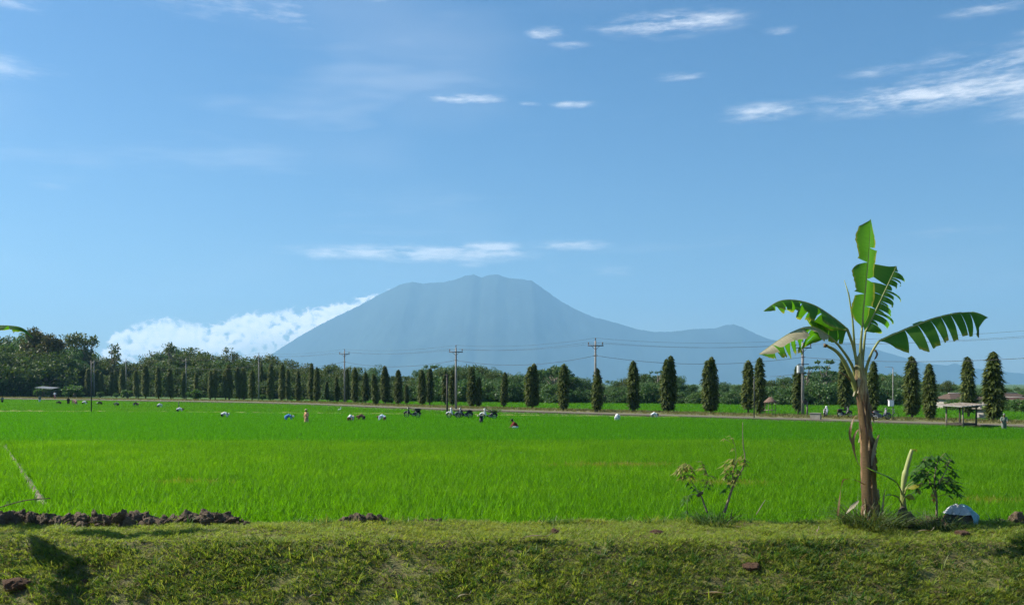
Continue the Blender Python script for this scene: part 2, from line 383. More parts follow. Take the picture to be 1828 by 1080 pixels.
struct('mountain', sheet(np.linspace(-7000, 11500, 620), np.concatenate([np.linspace(8600, 13800, 90), np.linspace(13850, 14150, 13), np.linspace(14250, 17600, 30)]), mount_z, 'mountain', M_mount, smooth=True))

# ------------------------------------------------------------------ growing things as one mass: rice, bank grass, verge grass
def tuft_mesh(name, m, n, h, spread, width, segs=3, lean=.35, droop=.5, seed=0):
    r = np.random.default_rng(seed); V = []; Q = []; A = []
    for k in range(n):
        a = r.random() * 2 * math.pi; rad = spread * math.sqrt(r.random()); bx, by = rad * math.cos(a), rad * math.sin(a)
        a2 = a + r.normal() * .7; hh = h * (.62 + .5 * r.random()); ln = lean * (0.3 + r.random()); dr = droop * r.random()
        w = width * (.7 + .6 * r.random()); fa = r.random() * math.pi
        dx, dy = math.cos(a2), math.sin(a2); wx, wy = math.cos(fa) * w / 2, math.sin(fa) * w / 2
        b = len(V)
        for i in range(segs + 1):
            t = i / segs; out = hh * (ln * t + dr * t ** 2.4); z = hh * (t - .45 * dr * t ** 3)
            ww = (1 - t ** 1.7) * .92 + .08
            V += [(bx + dx * out - wx * ww, by + dy * out - wy * ww, z), (bx + dx * out + wx * ww, by + dy * out + wy * ww, z)]; A += [t, t]
        Q += [(b + 2 * i, b + 2 * i + 1, b + 2 * i + 3, b + 2 * i + 2) for i in range(segs)]
    return np_mesh(name, np.array(V), np.array(Q), m, {'h': np.array(A)})
def scatter(name, meshes, pts, scl, tilt=.12, zs=None):
    """one stuff object whose vertices each carry a tuft (geometry nodes)"""
    n = len(pts); me = bpy.data.meshes.new(name); me.vertices.add(n); me.vertices.foreach_set('co', pts.astype(np.float32).ravel())
    rot = np.stack([rng.normal(0, tilt, n), rng.normal(0, tilt, n), rng.random(n) * 6.283], 1)
    sc = np.stack([scl, scl, scl if zs is None else zs], 1)
    for nm, arr, ty in (('rot', rot, 'FLOAT_VECTOR'), ('sc', sc, 'FLOAT_VECTOR')):
        a = me.attributes.new(nm, ty, 'POINT'); a.data.foreach_set('vector', arr.astype(np.float32).ravel())
    a = me.attributes.new('vi', 'INT', 'POINT'); a.data.foreach_set('value', rng.integers(0, len(meshes), n).astype(np.int32))
    for mm in {x.materials[0].name: x.materials[0] for x in meshes}.values(): me.materials.append(mm)
    o = link(name, me)
    c = bpy.data.collections.new(name + '_tufts')
    for i, x in enumerate(meshes):
        c.objects.link(bpy.data.objects.new('%s_tuft_%02d' % (name, i), x))
    ng = bpy.data.node_groups.new(name, 'GeometryNodeTree')
    ng.interface.new_socket('Geometry', in_out='INPUT', socket_type='NodeSocketGeometry'); ng.interface.new_socket('Geometry', in_out='OUTPUT', socket_type='NodeSocketGeometry')
    N = ng.nodes; L = ng.links
    gi = N.new('NodeGroupInput'); go = N.new('NodeGroupOutput'); iop = N.new('GeometryNodeInstanceOnPoints')
    ci = N.new('GeometryNodeCollectionInfo'); ci.inputs[0].default_value = c; ci.inputs['Separate Children'].default_value = True; ci.inputs['Reset Children'].default_value = True
    def na(nm, ty):
        q = N.new('GeometryNodeInputNamedAttribute'); q.data_type = ty; q.inputs[0].default_value = nm; return q.outputs[0]
    L.new(gi.outputs[0], iop.inputs['Points']); L.new(ci.outputs[0], iop.inputs['Instance']); iop.inputs['Pick Instance'].default_value = True
    L.new(na('vi', 'INT'), iop.inputs['Instance Index'])
    e2r = N.new('FunctionNodeEulerToRotation'); L.new(na('rot', 'FLOAT_VECTOR'), e2r.inputs[0]); L.new(e2r.outputs[0], iop.inputs['Rotation'])
    L.new(na('sc', 'FLOAT_VECTOR'), iop.inputs['Scale']); L.new(iop.outputs[0], go.inputs[0])
    md = o.modifiers.new('tufts', 'NODES'); md.node_group = ng
    return o
def grid_pts(x0, x1, y0, y1, step, half=lambda y: .62 * y + 4):
    xs = np.arange(x0, x1, step); ys = np.arange(y0, y1, step); X, Y = np.meshgrid(xs, ys); X = X.ravel(); Y = Y.ravel()
    X = X + (rng.random(len(X)) - .5) * step * 1.1; Y = Y + (rng.random(len(Y)) - .5) * step * 1.1
    k = np.abs(X) < half(Y); return X[k], Y[k]
# plot divisions
P_A, P_B = G(84, 910), G(6, 796)                      # bare strip between two plots at far left
def seg_dist(X, Y, a, b):
    ax, ay = a[0], a[1]; bx, by = b[0] - ax, b[1] - ay; t = np.clip(((X - ax) * bx + (Y - ay) * by) / (bx * bx + by * by), 0, 1)
    return np.hypot(X - ax - t * bx, Y - ay - t * by)
P_C, P_D = G(24, 915), G(-90, 800)
def bund1_y(x): return 55.5 + .018 * x                # low bund between near and middle plot
BUND2 = [G(-200, 735), G(300, 738.5), G(700, 742.5), G(1000, 746), G(1400, 750.5), G(1900, 757), G(2300, 762)]
B2x = np.array([p.x for p in BUND2]); B2y = np.array([p.y for p in BUND2])
def bund2_y(x): return np.interp(x, B2x, B2y)
def rice_mask(X, Y):
    k = seg_dist(X, Y, P_A, P_B) > .11 + .12 * vnoise(X * 2, Y * 2)
    k &= seg_dist(X, Y, P_C, P_D) > .06
    k &= np.abs(Y - bund1_y(X)) > .35
    k &= np.abs(Y - bund2_y(X)) > .8 + .3 * vnoise(X, Y)
    k &= Y < road_y(X) - 2.6
    return k
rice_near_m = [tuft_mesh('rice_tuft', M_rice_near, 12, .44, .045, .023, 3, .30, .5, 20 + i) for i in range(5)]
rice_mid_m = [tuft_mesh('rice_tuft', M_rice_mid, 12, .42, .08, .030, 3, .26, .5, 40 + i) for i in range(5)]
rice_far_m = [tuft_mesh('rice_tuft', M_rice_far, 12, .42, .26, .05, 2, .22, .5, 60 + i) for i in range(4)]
X, Y = grid_pts(-42, 42, 21.7, 56, .185)
k = rice_mask(X, Y) & (Y > 21.9 + .5 * vnoise(X * .8, Y * .2)) & (Y < bund1_y(X)); k &= rng.random(len(X)) < .97 - .25 * (vnoise(X * .25 + 9, Y * .25) > .80)
X, Y = X[k], Y[k]; pts = np.stack([X, Y, np.zeros(len(X))], 1)
s = .84 + .30 * rng.random(len(X)) + .16 * (fbm(X * .5, Y * .5) - .5)
s *= np.clip((Y - 21.5) / 1.6, .70, 1.0)
for (px_, py_, rx_, ry_) in ((1110, 838, 3.2, .9), (1290, 872, 2.0, .8), (690, 800, 5, .5), (1760, 905, 1.2, .6), (330, 870, 2.0, .6)):
    q_ = G(px_, py_); e_ = ((X - q_.x) / rx_) ** 2 + ((Y - q_.y) / ry_) ** 2; s = s * (1 - .45 * np.exp(-e_ * 1.5))
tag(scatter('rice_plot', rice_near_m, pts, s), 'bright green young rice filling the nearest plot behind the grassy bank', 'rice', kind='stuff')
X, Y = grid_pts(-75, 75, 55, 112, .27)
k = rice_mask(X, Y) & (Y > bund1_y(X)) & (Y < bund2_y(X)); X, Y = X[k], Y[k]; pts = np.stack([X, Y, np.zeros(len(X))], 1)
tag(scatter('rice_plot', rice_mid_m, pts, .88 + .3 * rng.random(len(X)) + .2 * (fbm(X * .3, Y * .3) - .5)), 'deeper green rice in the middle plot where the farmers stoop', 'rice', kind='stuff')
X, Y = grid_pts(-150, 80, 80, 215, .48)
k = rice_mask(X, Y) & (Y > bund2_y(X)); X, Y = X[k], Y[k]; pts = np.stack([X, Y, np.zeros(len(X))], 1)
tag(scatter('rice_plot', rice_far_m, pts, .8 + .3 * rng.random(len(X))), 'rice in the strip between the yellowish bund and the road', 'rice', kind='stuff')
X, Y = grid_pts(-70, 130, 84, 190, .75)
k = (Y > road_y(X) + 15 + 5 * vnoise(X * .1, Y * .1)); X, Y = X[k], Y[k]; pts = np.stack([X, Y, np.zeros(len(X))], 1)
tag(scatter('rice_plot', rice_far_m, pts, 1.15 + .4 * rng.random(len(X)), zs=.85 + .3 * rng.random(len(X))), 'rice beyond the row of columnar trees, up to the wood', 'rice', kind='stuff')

# bunds and the bare strip
def strip(name, pts, w, hgt, m):
    pts = [Vector(p) for p in pts]; fine = []
    for a, b in zip(pts[:-1], pts[1:]):
        n = max(2, int((b - a).length / .35)); fine += [a.lerp(b, i / n) for i in range(n)]
    fine.append(pts[-1]); V = []; K = 5
    for i, p in enumerate(fine):
        d = (fine[min(i + 1, len(fine) - 1)] - fine[max(i - 1, 0)]); d.z = 0; d.normalize(); n = Vector((-d.y, d.x, 0))
        for j in range(K):
            u = j / (K - 1) * 2 - 1; jj = (float(vnoise(p.x * 1.3 + j * 3.1, p.y * 1.3)) - .5)
            V.append(p + n * (u * w * (1 + .5 * jj)) + Vector((0, 0, hgt * (1 - u * u) * (1 + .8 * jj) - .02)))
    Q = [(i * K + j, (i + 1) * K + j, (i + 1) * K + j + 1, i * K + j + 1) for i in range(len(fine) - 1) for j in range(K - 1)]
    me = bpy.data.meshes.new(name); me.from_pydata([tuple(v) for v in V], [], Q); me.materials.append(m); me.update(); return struct(name, me)
M_bund = plain('bund_turf', (.22,.22,.06), .95, .35, .8, bump=.5, col2=(.11,.16,.03))
strip('field_path', [P_A, P_B], .15, .06, M_path)
strip('field_path', [P_C, P_D], .10, .05, M_path)
strip('bund', [(-50, 54.6, 0), (50, 56.4, 0)], .3, .08, M_mud)
strip('bund', [(p.x, p.y, 0) for p in BUND2], .7, .30, M_bund)
# bank turf
turf_m = [tuft_mesh('turf_tuft', M_turf, 10, .105, .055, .017, 3, .8, 1.1, 80 + i) for i in range(5)] + [tuft_mesh('turf_tuft', M_weed, 9, .13, .05, .019, 3, .9, 1.1, 90), tuft_mesh('turf_tuft', M_dry_grass, 6, .10, .07, .014, 3, 1.0, 1.0, 91)]
X, Y = grid_pts(-18, 18, 15.4, 21.9, .055, half=lambda y: .60 * y + 1.5)
dens = .50 + 1.0 * fbm(X * 1.3, Y * 2.2, 4) + .35 * (Y > 18.3)
k = rng.random(len(X)) < dens - .05 - .5 * (vnoise(X * 1.7 + 40, Y * 2.6) > .80) * (Y < 18.4); X, Y = X[k], Y[k]
Z = bank_z(X, Y); pts = np.stack([X, Y, Z], 1)
s = (.70 + .65 * rng.random(len(X))) * np.interp(Y, [16, 18.2, 18.6, 20.2, 21], [.92, .85, .62, .62, 1.0]) * (.75 + .5 * vnoise(X * 1.1 + 3, Y * 1.9))
crest = Y > 18.35 + .25 * (vnoise(X * .9, Y * 0) - .5)
crest_m = [tuft_mesh('crest_tuft', M_turf_top, 11, .085, .055, .014, 3, .9, 1.1, 150 + i) for i in range(4)] + [tuft_mesh('crest_tuft', M_dry_grass, 6, .08, .07, .012, 3, 1.0, 1.0, 156), tuft_mesh('crest_tuft', M_turf, 9, .09, .05, .015, 3, .9, 1.1, 157)]
tag(scatter('slope_grass', turf_m, pts[~crest], s[~crest], tilt=.22), 'weedy tufted grass on the slope of the bank facing the camera', 'grass', kind='stuff')
tag(scatter('crest_grass', crest_m, pts[crest], s[crest] * 1.15, tilt=.2), 'short yellowish green turf on the flat top of the bank', 'grass', kind='stuff')
long_m = [tuft_mesh('long_tuft', M_turf, 10, .24, .07, .022, 4, .6, 1.2, 100 + i) for i in range(2)] + [tuft_mesh('long_tuft', M_weed, 10, .22, .07, .024, 4, .6, 1.2, 105 + i) for i in range(2)]
n = 2600; X = rng.uniform(-15, 15, n); Y = np.where(rng.random(n) < .5, rng.uniform(15.6, 18.4, n), rng.normal(20.8, .38, n)); k = fbm(X * .9 + 5, Y * 1.5) > .42; X, Y = X[k], Y[k]
tag(scatter('bank_weeds', long_m, np.stack([X, Y, bank_z(X, Y)], 1), .6 + .6 * rng.random(len(X))), 'longer arching weed tufts scattered over the bank', 'weeds', kind='stuff')
verge_m = [tuft_mesh('verge_tuft', M_verge, 16, .22, .25, .035, 2, .6, .8, 120 + i) for i in range(4)]
X, Y = grid_pts(-150, 75, 70, 235, .55); dr = Y - road_y(X); k = (dr > 2.6) & (dr < 17) & (rng.random(len(X)) < .85); X, Y, dr = X[k], Y[k], dr[k]
Z = np.interp(dr * .7, [2, 5, 9, 12], [.43, .46, .36, .1])
tag(scatter('verge_grass', verge_m, np.stack([X, Y, Z], 1), .6 + .8 * rng.random(len(X))), 'rough olive grass on the verge under the columnar trees', 'grass', kind='stuff')
B = []
for a, b in zip(BUND2[:-1], BUND2[1:]):
    n = int((b - a).length / .16); B += [a.lerp(b, i / n) for i in range(n)]
B = np.array([(p.x, p.y, .18) for p in B]); B[:, 1] += rng.normal(0, .3, len(B)); B[:, 0] += rng.normal(0, .3, len(B))
M_bund_g = leafy('bund_grass', [(.17,.22,.03), (.22,.25,.04), (.12,.19,.03)], .4, (1.2,1.2,.5))
tag(scatter('bund_grass', [tuft_mesh('bund_tuft', M_bund_g, 14, .16, .16, .03, 2, .6, .8, 130 + i) for i in range(3)], B, .6 + .6 * rng.random(len(B))), 'yellowish grass along the bund where the motorbikes are parked', 'grass', kind='stuff')

Y_ = []
for (px_, py_, rx_, ry_, n_) in ((1110, 838, 2.6, .7, 420), (1290, 872, 1.8, .6, 160), (1760, 905, 1.1, .5, 90), (330, 870, 1.8, .5, 90)):
    q_ = G(px_, py_); Y_.append(np.stack([rng.normal(q_.x, rx_ * .6, n_), rng.normal(q_.y, ry_ * .6, n_), np.zeros(n_)], 1))
Y_ = np.concatenate(Y_); M_yrice = leafy('yellowed_rice', [(.24,.25,.03), (.18,.24,.02), (.30,.26,.06)], .5, (1.2,1.15,.5))
tag(scatter('yellowed_rice', [tuft_mesh('rice_tuft', M_yrice, 9, .40, .05, .026, 3, .3, .5, 140 + i) for i in range(3)], Y_, .6 + .4 * rng.random(len(Y_))), 'pale yellowish streak of weak rice in the near plot', 'rice', kind='stuff')
# ------------------------------------------------------------------ trees
def leaf_cloud(P, D, N, L, Wd, curl=.25, segs=2):
    """P base points, D length direction, N width direction (all n,3), L, Wd (n,) -> strips of quads, one island per leaf"""
    n = len(P); D = D / np.linalg.norm(D, axis=1, keepdims=True); N = N - D * (N * D).sum(1, keepdims=True); N /= np.linalg.norm(N, axis=1, keepdims=True) + 1e-9
    U = np.cross(D, N); V = np.zeros((n, (segs + 1) * 2, 3))
    for i in range(segs + 1):
        t = i / segs; w = [.35, 1.0, .12][int(round(t * 2))] if segs == 2 else (1 - .6 * abs(2 * t - 1))
        c = P + D * (L * t)[:, None] + U * (curl * L * (t * t - t * .2))[:, None]
        V[:, 2 * i] = c - N * (Wd * w / 2)[:, None]; V[:, 2 * i + 1] = c + N * (Wd * w / 2)[:, None]
    k = (segs + 1) * 2; base = (np.arange(n) * k)[:, None]
    Q = np.concatenate([base + np.array([[2 * i, 2 * i + 1, 2 * i + 3, 2 * i + 2]]) for i in range(segs)], 0)
    return V.reshape(-1, 3), Q
def join_np(parts):
    V = []; Q = []; b = 0
    for v, q in parts: V.append(v); Q.append(q + b); b += len(v)
    return np.concatenate(V), np.concatenate(Q)
def unit(n, r): v = r.normal(size=(n, 3)); return v / np.linalg.norm(v, axis=1, keepdims=True)

# mast trees: columns of hanging wavy leaves; unit height 1, built per slenderness
def mast_mesh(seed, width, twin=False, n=2400, leaf_m=None, core_k=.80):
    r = np.random.default_rng(seed); h0 = 6.0; W2 = width * h0 / 2
    def radius(z, ph):
        u = np.clip((z - .07) / .93, 0, 1)
        prof = np.interp(u, [0, .05, .18, .5, .75, .88, .95, 1], [.55, .85, 1.0, .96, .74, .46, .23, .03])
        lump = 1 + .22 * np.sin(ph * 3 + z * 9 + seed) * np.sin(z * 17 + seed * 2 + ph) + .16 * np.sin(ph * 5 - z * 31 + seed)
        return W2 * prof * lump
    cols = [(0, 0, 1.0)] if not twin else [(-W2 * .38, 0, .94), (W2 * .42, .1, 1.0)]
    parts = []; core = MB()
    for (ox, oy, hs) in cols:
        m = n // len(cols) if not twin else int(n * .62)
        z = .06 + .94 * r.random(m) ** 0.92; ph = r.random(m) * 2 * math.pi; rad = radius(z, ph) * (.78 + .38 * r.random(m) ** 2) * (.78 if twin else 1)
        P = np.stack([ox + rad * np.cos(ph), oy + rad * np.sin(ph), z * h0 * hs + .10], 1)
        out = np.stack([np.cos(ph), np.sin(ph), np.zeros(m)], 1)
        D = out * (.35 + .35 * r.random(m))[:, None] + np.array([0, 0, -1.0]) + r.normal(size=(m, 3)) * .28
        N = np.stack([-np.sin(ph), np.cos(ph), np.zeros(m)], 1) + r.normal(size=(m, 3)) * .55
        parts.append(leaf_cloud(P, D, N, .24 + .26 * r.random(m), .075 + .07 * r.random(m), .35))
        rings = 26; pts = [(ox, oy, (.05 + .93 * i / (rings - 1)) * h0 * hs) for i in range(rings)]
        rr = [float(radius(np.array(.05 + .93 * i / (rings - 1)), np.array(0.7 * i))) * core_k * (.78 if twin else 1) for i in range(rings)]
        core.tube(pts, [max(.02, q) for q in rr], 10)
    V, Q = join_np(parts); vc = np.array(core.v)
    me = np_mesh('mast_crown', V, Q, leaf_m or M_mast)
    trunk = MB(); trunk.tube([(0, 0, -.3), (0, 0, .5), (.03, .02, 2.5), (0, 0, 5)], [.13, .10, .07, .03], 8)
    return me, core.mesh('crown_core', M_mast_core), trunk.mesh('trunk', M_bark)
SEG = [(60, 'at the far left edge'), (150, 'around the rusty topped trees'), (225, 'behind the first far columnar trees'), (332, 'between second and third power pole'), (462, 'between third and fourth power pole'), (540, 'right of the fourth power pole'), (615, 'left of the bare crossarm pole'), (680, 'just right of the bare crossarm pole'), (745, 'above the lone motorbike'), (830, 'behind the motorbike pair'), (900, 'behind the loaded motorbike'), (960, 'behind the broad double columnar tree'), (1035, 'beside the umbrella shaped tree'),
       (1100, 'behind the blunt columnar tree'), (1160, 'behind the white clad farmers'), (1230, 'behind the tall double columnar tree'), (1300, 'behind the wide double columnar tree'), (1365, 'behind the thin stake'), (1433, 'left of the transformer pole'), (1500, 'right of the transformer pole'), (1580, 'behind the banana stem'), (1640, 'behind the white meter box'), (1700, 'left of the field shelter'), (1760, 'behind the field shelter'), (3000, 'at the right edge')]
def seg(x): return next(t for a, t in SEG if x < a)
mast_v = {}
for i in range(5): mast_v['n%d' % i] = mast_mesh(300 + i, .165)
for i in range(3): mast_v['s%d' % i] = mast_mesh(320 + i, .135, n=2200, leaf_m=M_mast_sunlit, core_k=.66)
for i in range(2): mast_v['t%d' % i] = mast_mesh(340 + i, .225, True, 3600)
def mast(px, by, ty, kind, label, group, widen=1.0):
    p = G(px, by, .42); hh = (by - ty) / F * p.y; s = hh / 6.05
    e = empty('mast_tree', p, rnd.random() * 6.28 if kind[0] != 't' else rnd.uniform(-.3, .3), label, 'tree', group, (s * widen, s * widen, s))
    e.rotation_euler.x = rnd.gauss(0, .018); e.rotation_euler.y = rnd.gauss(0, .022); q_ = rnd.uniform(.9, 1.12); e.scale.x *= q_; e.scale.y *= q_
    a, b, c = mast_v[kind]
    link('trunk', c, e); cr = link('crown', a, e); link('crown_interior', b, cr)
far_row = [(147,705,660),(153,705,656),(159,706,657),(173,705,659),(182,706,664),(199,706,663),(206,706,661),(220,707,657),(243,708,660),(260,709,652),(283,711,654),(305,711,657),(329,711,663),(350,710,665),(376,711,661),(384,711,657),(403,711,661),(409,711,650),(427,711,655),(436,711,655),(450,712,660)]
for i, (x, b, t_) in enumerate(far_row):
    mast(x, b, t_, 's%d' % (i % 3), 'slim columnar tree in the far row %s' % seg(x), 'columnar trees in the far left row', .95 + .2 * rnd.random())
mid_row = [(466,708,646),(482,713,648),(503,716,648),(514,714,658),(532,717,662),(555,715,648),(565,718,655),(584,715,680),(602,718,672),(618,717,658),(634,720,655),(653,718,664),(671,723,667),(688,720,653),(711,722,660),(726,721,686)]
for i, (x, b, t_) in enumerate(mid_row):
    lab = 'columnar tree in the middle row %s' % seg(x)
    grp = 'columnar trees in the middle row'
    if x == 726: lab, grp = 'shortest columnar tree, right above the lone parked motorbike', None
    if x == 584: lab, grp = 'stunted columnar tree just left of a bare power pole', None
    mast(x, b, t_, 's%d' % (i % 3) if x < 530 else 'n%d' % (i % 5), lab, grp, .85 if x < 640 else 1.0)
near_row = [(754,723,660,'n0','left one of two touching columnar trees right of the lone motorbike'),(767,721,657,'n1','right one of two touching columnar trees right of the lone motorbike'),
 (795,720,662,'n2','columnar tree standing behind the pair of motorbikes, left of the pole'),(807,724,660,'n3','columnar tree behind the motorbike pair, directly left of the tall power pole'),
 (842,727,655,'n4','full columnar tree just right of the motorbike pair, beside a small one'),(854,727,673,'n0','small columnar tree tucked right of the full one beyond the motorbikes'),
 (899,727,664,'n1','lone columnar tree behind the crouching farmer in dark red'),(950,729,649,'t0','broad double columnar tree left of the umbrella shaped tree'),
 (1006,733,649,'n2','columnar tree standing before the umbrella shaped tree'),(1066,735,657,'n3','blunt columnar tree hiding the foot of a power pole'),
 (1131,735,644,'n4','columnar tree behind the two stooping farmers in white'),(1193,736,635,'t1','tall double columnar tree with the left stem taller'),
 (1269,738,637,'t0','wide double columnar tree in the middle of the right half'),(1336,735,643,'n0','columnar tree left of the one with a thin stake before it'),
 (1356,740,638,'n1','columnar tree with bare lower trunk behind a thin stake'),(1425,737,651,'n2','columnar tree close against the pole with the transformer'),
 (1509,730,640,'n3','columnar tree half hidden left of the banana stem'),(1555,747,645,'n4','columnar tree half hidden right of the banana stem'),
 (1628,745,636,'n0','tall columnar tree right of the lamp post with a white box'),(1660,750,649,'n1','sunlit stout columnar tree left of the field shelter'),
 (1729,741,637,'n2','columnar tree rising behind the roof of the field shelter'),(1773,752,628,'n3','tallest columnar tree at far right beside the walking farmer')]
for (x, b, t_, kd, lab) in near_row: mast(x, b, t_, kd, lab, None, 1.18 if x in (1660, 1773) else 1.0)

# broad-leaved wood: crowns of leaf clumps on limbs
def crown_mesh(seed, m, shape, nclump=70, per=85, leaf=.42, size=5.0):
    r = np.random.default_rng(seed); C = []; Rr = []
    while len(C) < nclump:
        p = r.uniform(-1, 1, 3)
        if shape == 'round': ok = np.hypot(np.hypot(p[0], p[1]), p[2] * 1.0) < 1 and np.linalg.norm(p) > .45; q = p * np.array([1, 1, .82])
        elif shape == 'umbrella': ok = np.hypot(p[0], p[1]) < 1; q = np.array([p[0] * 1.25, p[1] * 1.25, .55 + .16 * p[2] - .30 * (p[0] ** 2 + p[1] ** 2)])
        elif shape == 'tall': ok = np.linalg.norm(p) < 1; q = p * np.array([.62, .62, 1.2])
        elif shape == 'feather': ok = np.hypot(p[0], p[1]) < 1 - .25 * p[2]; q = np.array([p[0] * .95, p[1] * .95, p[2] * .95]) 
        elif shape == 'layer': ok = np.hypot(p[0], p[1]) < 1 - .3 * p[2]; q = np.array([p[0] * .9, p[1] * .9, np.round(p[2] * 2.4) / 2.4 + .06 * p[2]])
        if ok: C.append(q * size); Rr.append(size * r.uniform(.16, .34) * (.72 if shape in ('umbrella', 'layer') else 1))
    parts = []
    for c, rr in zip(C, Rr):
        k = int(per * r.uniform(.6, 1.4)); u = unit(k, r); rad = rr * (.55 + .5 * r.random(k)); P = c + u * rad[:, None] * np.array([1.15, 1.15, .45 if shape in ('umbrella', 'layer') else .8])
        D = unit(k, r) + np.array([0, 0, -.6]) + u * .6
        if shape == 'feather': D = u * .7 + np.array([0, 0, -.9]) + r.normal(size=(k, 3)) * .3
        L = leaf * r.uniform(.6, 1.4, k); parts.append(leaf_cloud(P, D, unit(k, r), L, L * (.55 if shape != 'feather' else .22), .3))
    V, Q = join_np(parts); return np_mesh('crown', V, Q, m), np.array(C)
def wood_tree(seed, m, shape, trunk_h, size, bark=None, **kw):
    cm, C = crown_mesh(seed, m, shape, size=size, **kw); r = random.Random(seed); tb = MB()
    zc = trunk_h + size * (.75 if shape not in ('umbrella',) else .2); x = y = 0; pts = [(0, 0, -.5)]
    for i in range(1, 6): x += r.uniform(-.25, .25); y += r.uniform(-.25, .25); pts.append((x, y, zc * i / 5))
    tb.tube(pts, [.36, .30, .25, .21, .17, .10], 8)
    idx = list(range(len(C))); r.shuffle(idx); limbs = []
    for i in idx[:16]:
        e = Vector(C[i]) + Vector((0, 0, zc)); j_ = r.choice([2, 3, 4]); s0 = Vector(pts[j_]).lerp(Vector(pts[j_ + 1]), r.uniform(.0, .9)); mid = s0.lerp(e, .5) + Vector((0, 0, .3 * size * .3))
        lb = MB() if shape in ('umbrella', 'layer') else tb; lb.tube([s0, mid, e], [.13, .08, .03], 6)
        if lb is not tb: limbs.append(lb.mesh('limb', bark or M_bark_pale))
    return tb.mesh('trunk', bark or M_bark_pale), cm, zc, limbs
WT = {'dark': [wood_tree(400 + i, M_wood_a, 'round', 3.0, 4.2) for i in range(3)], 'olive': [wood_tree(410 + i, M_wood_b, 'round', 3.5, 4.0, leaf=.36) for i in range(3)],
      'mid': [wood_tree(420 + i, M_wood_c, 'feather', 2.0, 4.0, leaf=.62, nclump=60, per=95) for i in range(3)], 'rust': [wood_tree(430, M_wood_d, 'tall', 4.0, 4.0)],
      'umb': [wood_tree(440, M_wood_c, 'umbrella', 4.6, 4.0, nclump=55, leaf=.4)], 'thin': [wood_tree(450 + i, M_wood_c, 'layer', 4.5, 2.6, nclump=26, per=60, leaf=.36) for i in range(2)],
      'thicket': [wood_tree(480 + i, M_wood_a, 'round', -1.2, 4.2, nclump=60) for i in range(2)], 'thicket_green': [wood_tree(490 + i, M_wood_c, 'round', -1.0, 3.6, nclump=60) for i in range(2)],
      'shrub': [wood_tree(460 + i, M_bush, 'round', .2, 1.6, nclump=30, per=80, leaf=.30) for i in range(2)], 'bare': [wood_tree(470 + i, M_wood_b, 'tall', 6.0, 2.8, nclump=20, per=34, leaf=.42) for i in range(2)]}
TOPS = {}
KW = {'dark': 'dark round tree', 'olive': 'olive broad tree', 'mid': 'feathery green tree', 'thicket': 'dark low tree', 'thicket_green': 'low bushy green tree'}
def plant_tree(kind, px, d, top_y, label, group, i=0, zbase=0.0, wide=1.0, name=None):
    tr, cm, zc, limbs = WT[kind][i % len(WT[kind])]
    if kind not in TOPS: TOPS[kind] = {}
    key = i % len(WT[kind])
    if key not in TOPS[kind]:
        co = np.empty(len(cm.vertices) * 3, np.float32); cm.vertices.foreach_get('co', co); TOPS[kind][key] = float(np.percentile(co[2::3], 99.6)) + zc
    hh = H - (top_y - YH) / F * d - zbase; s = hh / TOPS[kind][key]; x = (px - CX) / F * d
    sw = s * wide if kind in ('shrub',) else s ** .85 * wide
    e = empty(name or 'tree', (x, d, zbase), rnd.random() * 6.28, label, 'tree' if kind != 'shrub' else 'shrub', group, (sw, sw, s))
    tk = link('trunk', tr, e); c = link('crown', cm, e); c.location = (0, 0, zc)
    for lm in limbs: link('limb', lm, tk)
TOPLINE = [(-80, 600), (0, 603), (50, 590), (92, 602), (115, 616), (150, 616), (180, 632), (215, 640), (245, 638), (285, 628), (320, 622), (370, 622), (410, 632), (450, 634), (490, 632), (525, 642), (565, 644), (600, 648), (650, 648), (675, 660), (705, 668), (735, 662),
           (760, 655), (800, 650), (850, 651), (890, 660), (930, 660), (960, 655), (1000, 664), (1035, 672), (1085, 682), (1120, 674), (1160, 664), (1200, 668), (1240, 690), (1270, 686), (1310, 680), (1360, 674), (1400, 668), (1440, 664), (1490, 662), (1530, 664), (1570, 658), (1610, 668), (1650, 680), (1700, 683), (1750, 686), (1800, 690), (1860, 690), (1950, 690)]
tx = np.array([p[0] for p in TOPLINE]); ty = np.array([p[1] for p in TOPLINE])
wl = {'thicket': 'dark low crowned tree at the front edge of the wood at left', 'dark': 'dark green leafy tree in the dense wood behind the far left columnar row', 'olive': 'olive tinted broad tree in the wood behind the columnar row', 'mid': 'feathery mid green tree in the belt beyond the fields',
      'rust': 'rusty brown topped tree in the wood at far left'}
n = 0
for rank in range(-1, 3):
    x = -90 + rank * 17
    while x < 745:
        d = np.interp(x, [-90, 100, 150, 300, 450, 745], [245, 266, 296, 266, 238, 206]) + max(rank * 24, -8) + rnd.uniform(-4, 4)
        ttop = min(682, np.interp(x, tx, ty) + ([26, 12, 2][rank] if rank >= 0 else 44) + rnd.uniform(-3, 9) * (1 if rank < 2 else .8))
        kd = 'thicket' if rank < 0 else ('dark' if rank == 0 else rnd.choice(['olive', 'dark', 'olive', 'mid'])) if x > 230 else rnd.choice(['dark', 'dark', 'mid', 'olive'])
        plant_tree(kd, x, d, ttop, '%s in the %s wood %s' % (KW[kd], ['front of the', 'middle of the', 'back of the', 'rear of the'][rank + 1] , seg(x)), 'trees of the wood at left', n, 0, 1.08 if rank == 0 else 1.0); n += 1
        x += rnd.uniform(26, 40)
for (x, d, t_, k) in [(62, 272, 588, 'rust'), (95, 268, 600, 'rust')]:
    plant_tree(k, x, d, t_, ['rusty brown topped tree rising highest at far left', 'rust tinted tree beside the highest one at far left'][x > 70], None, 0)
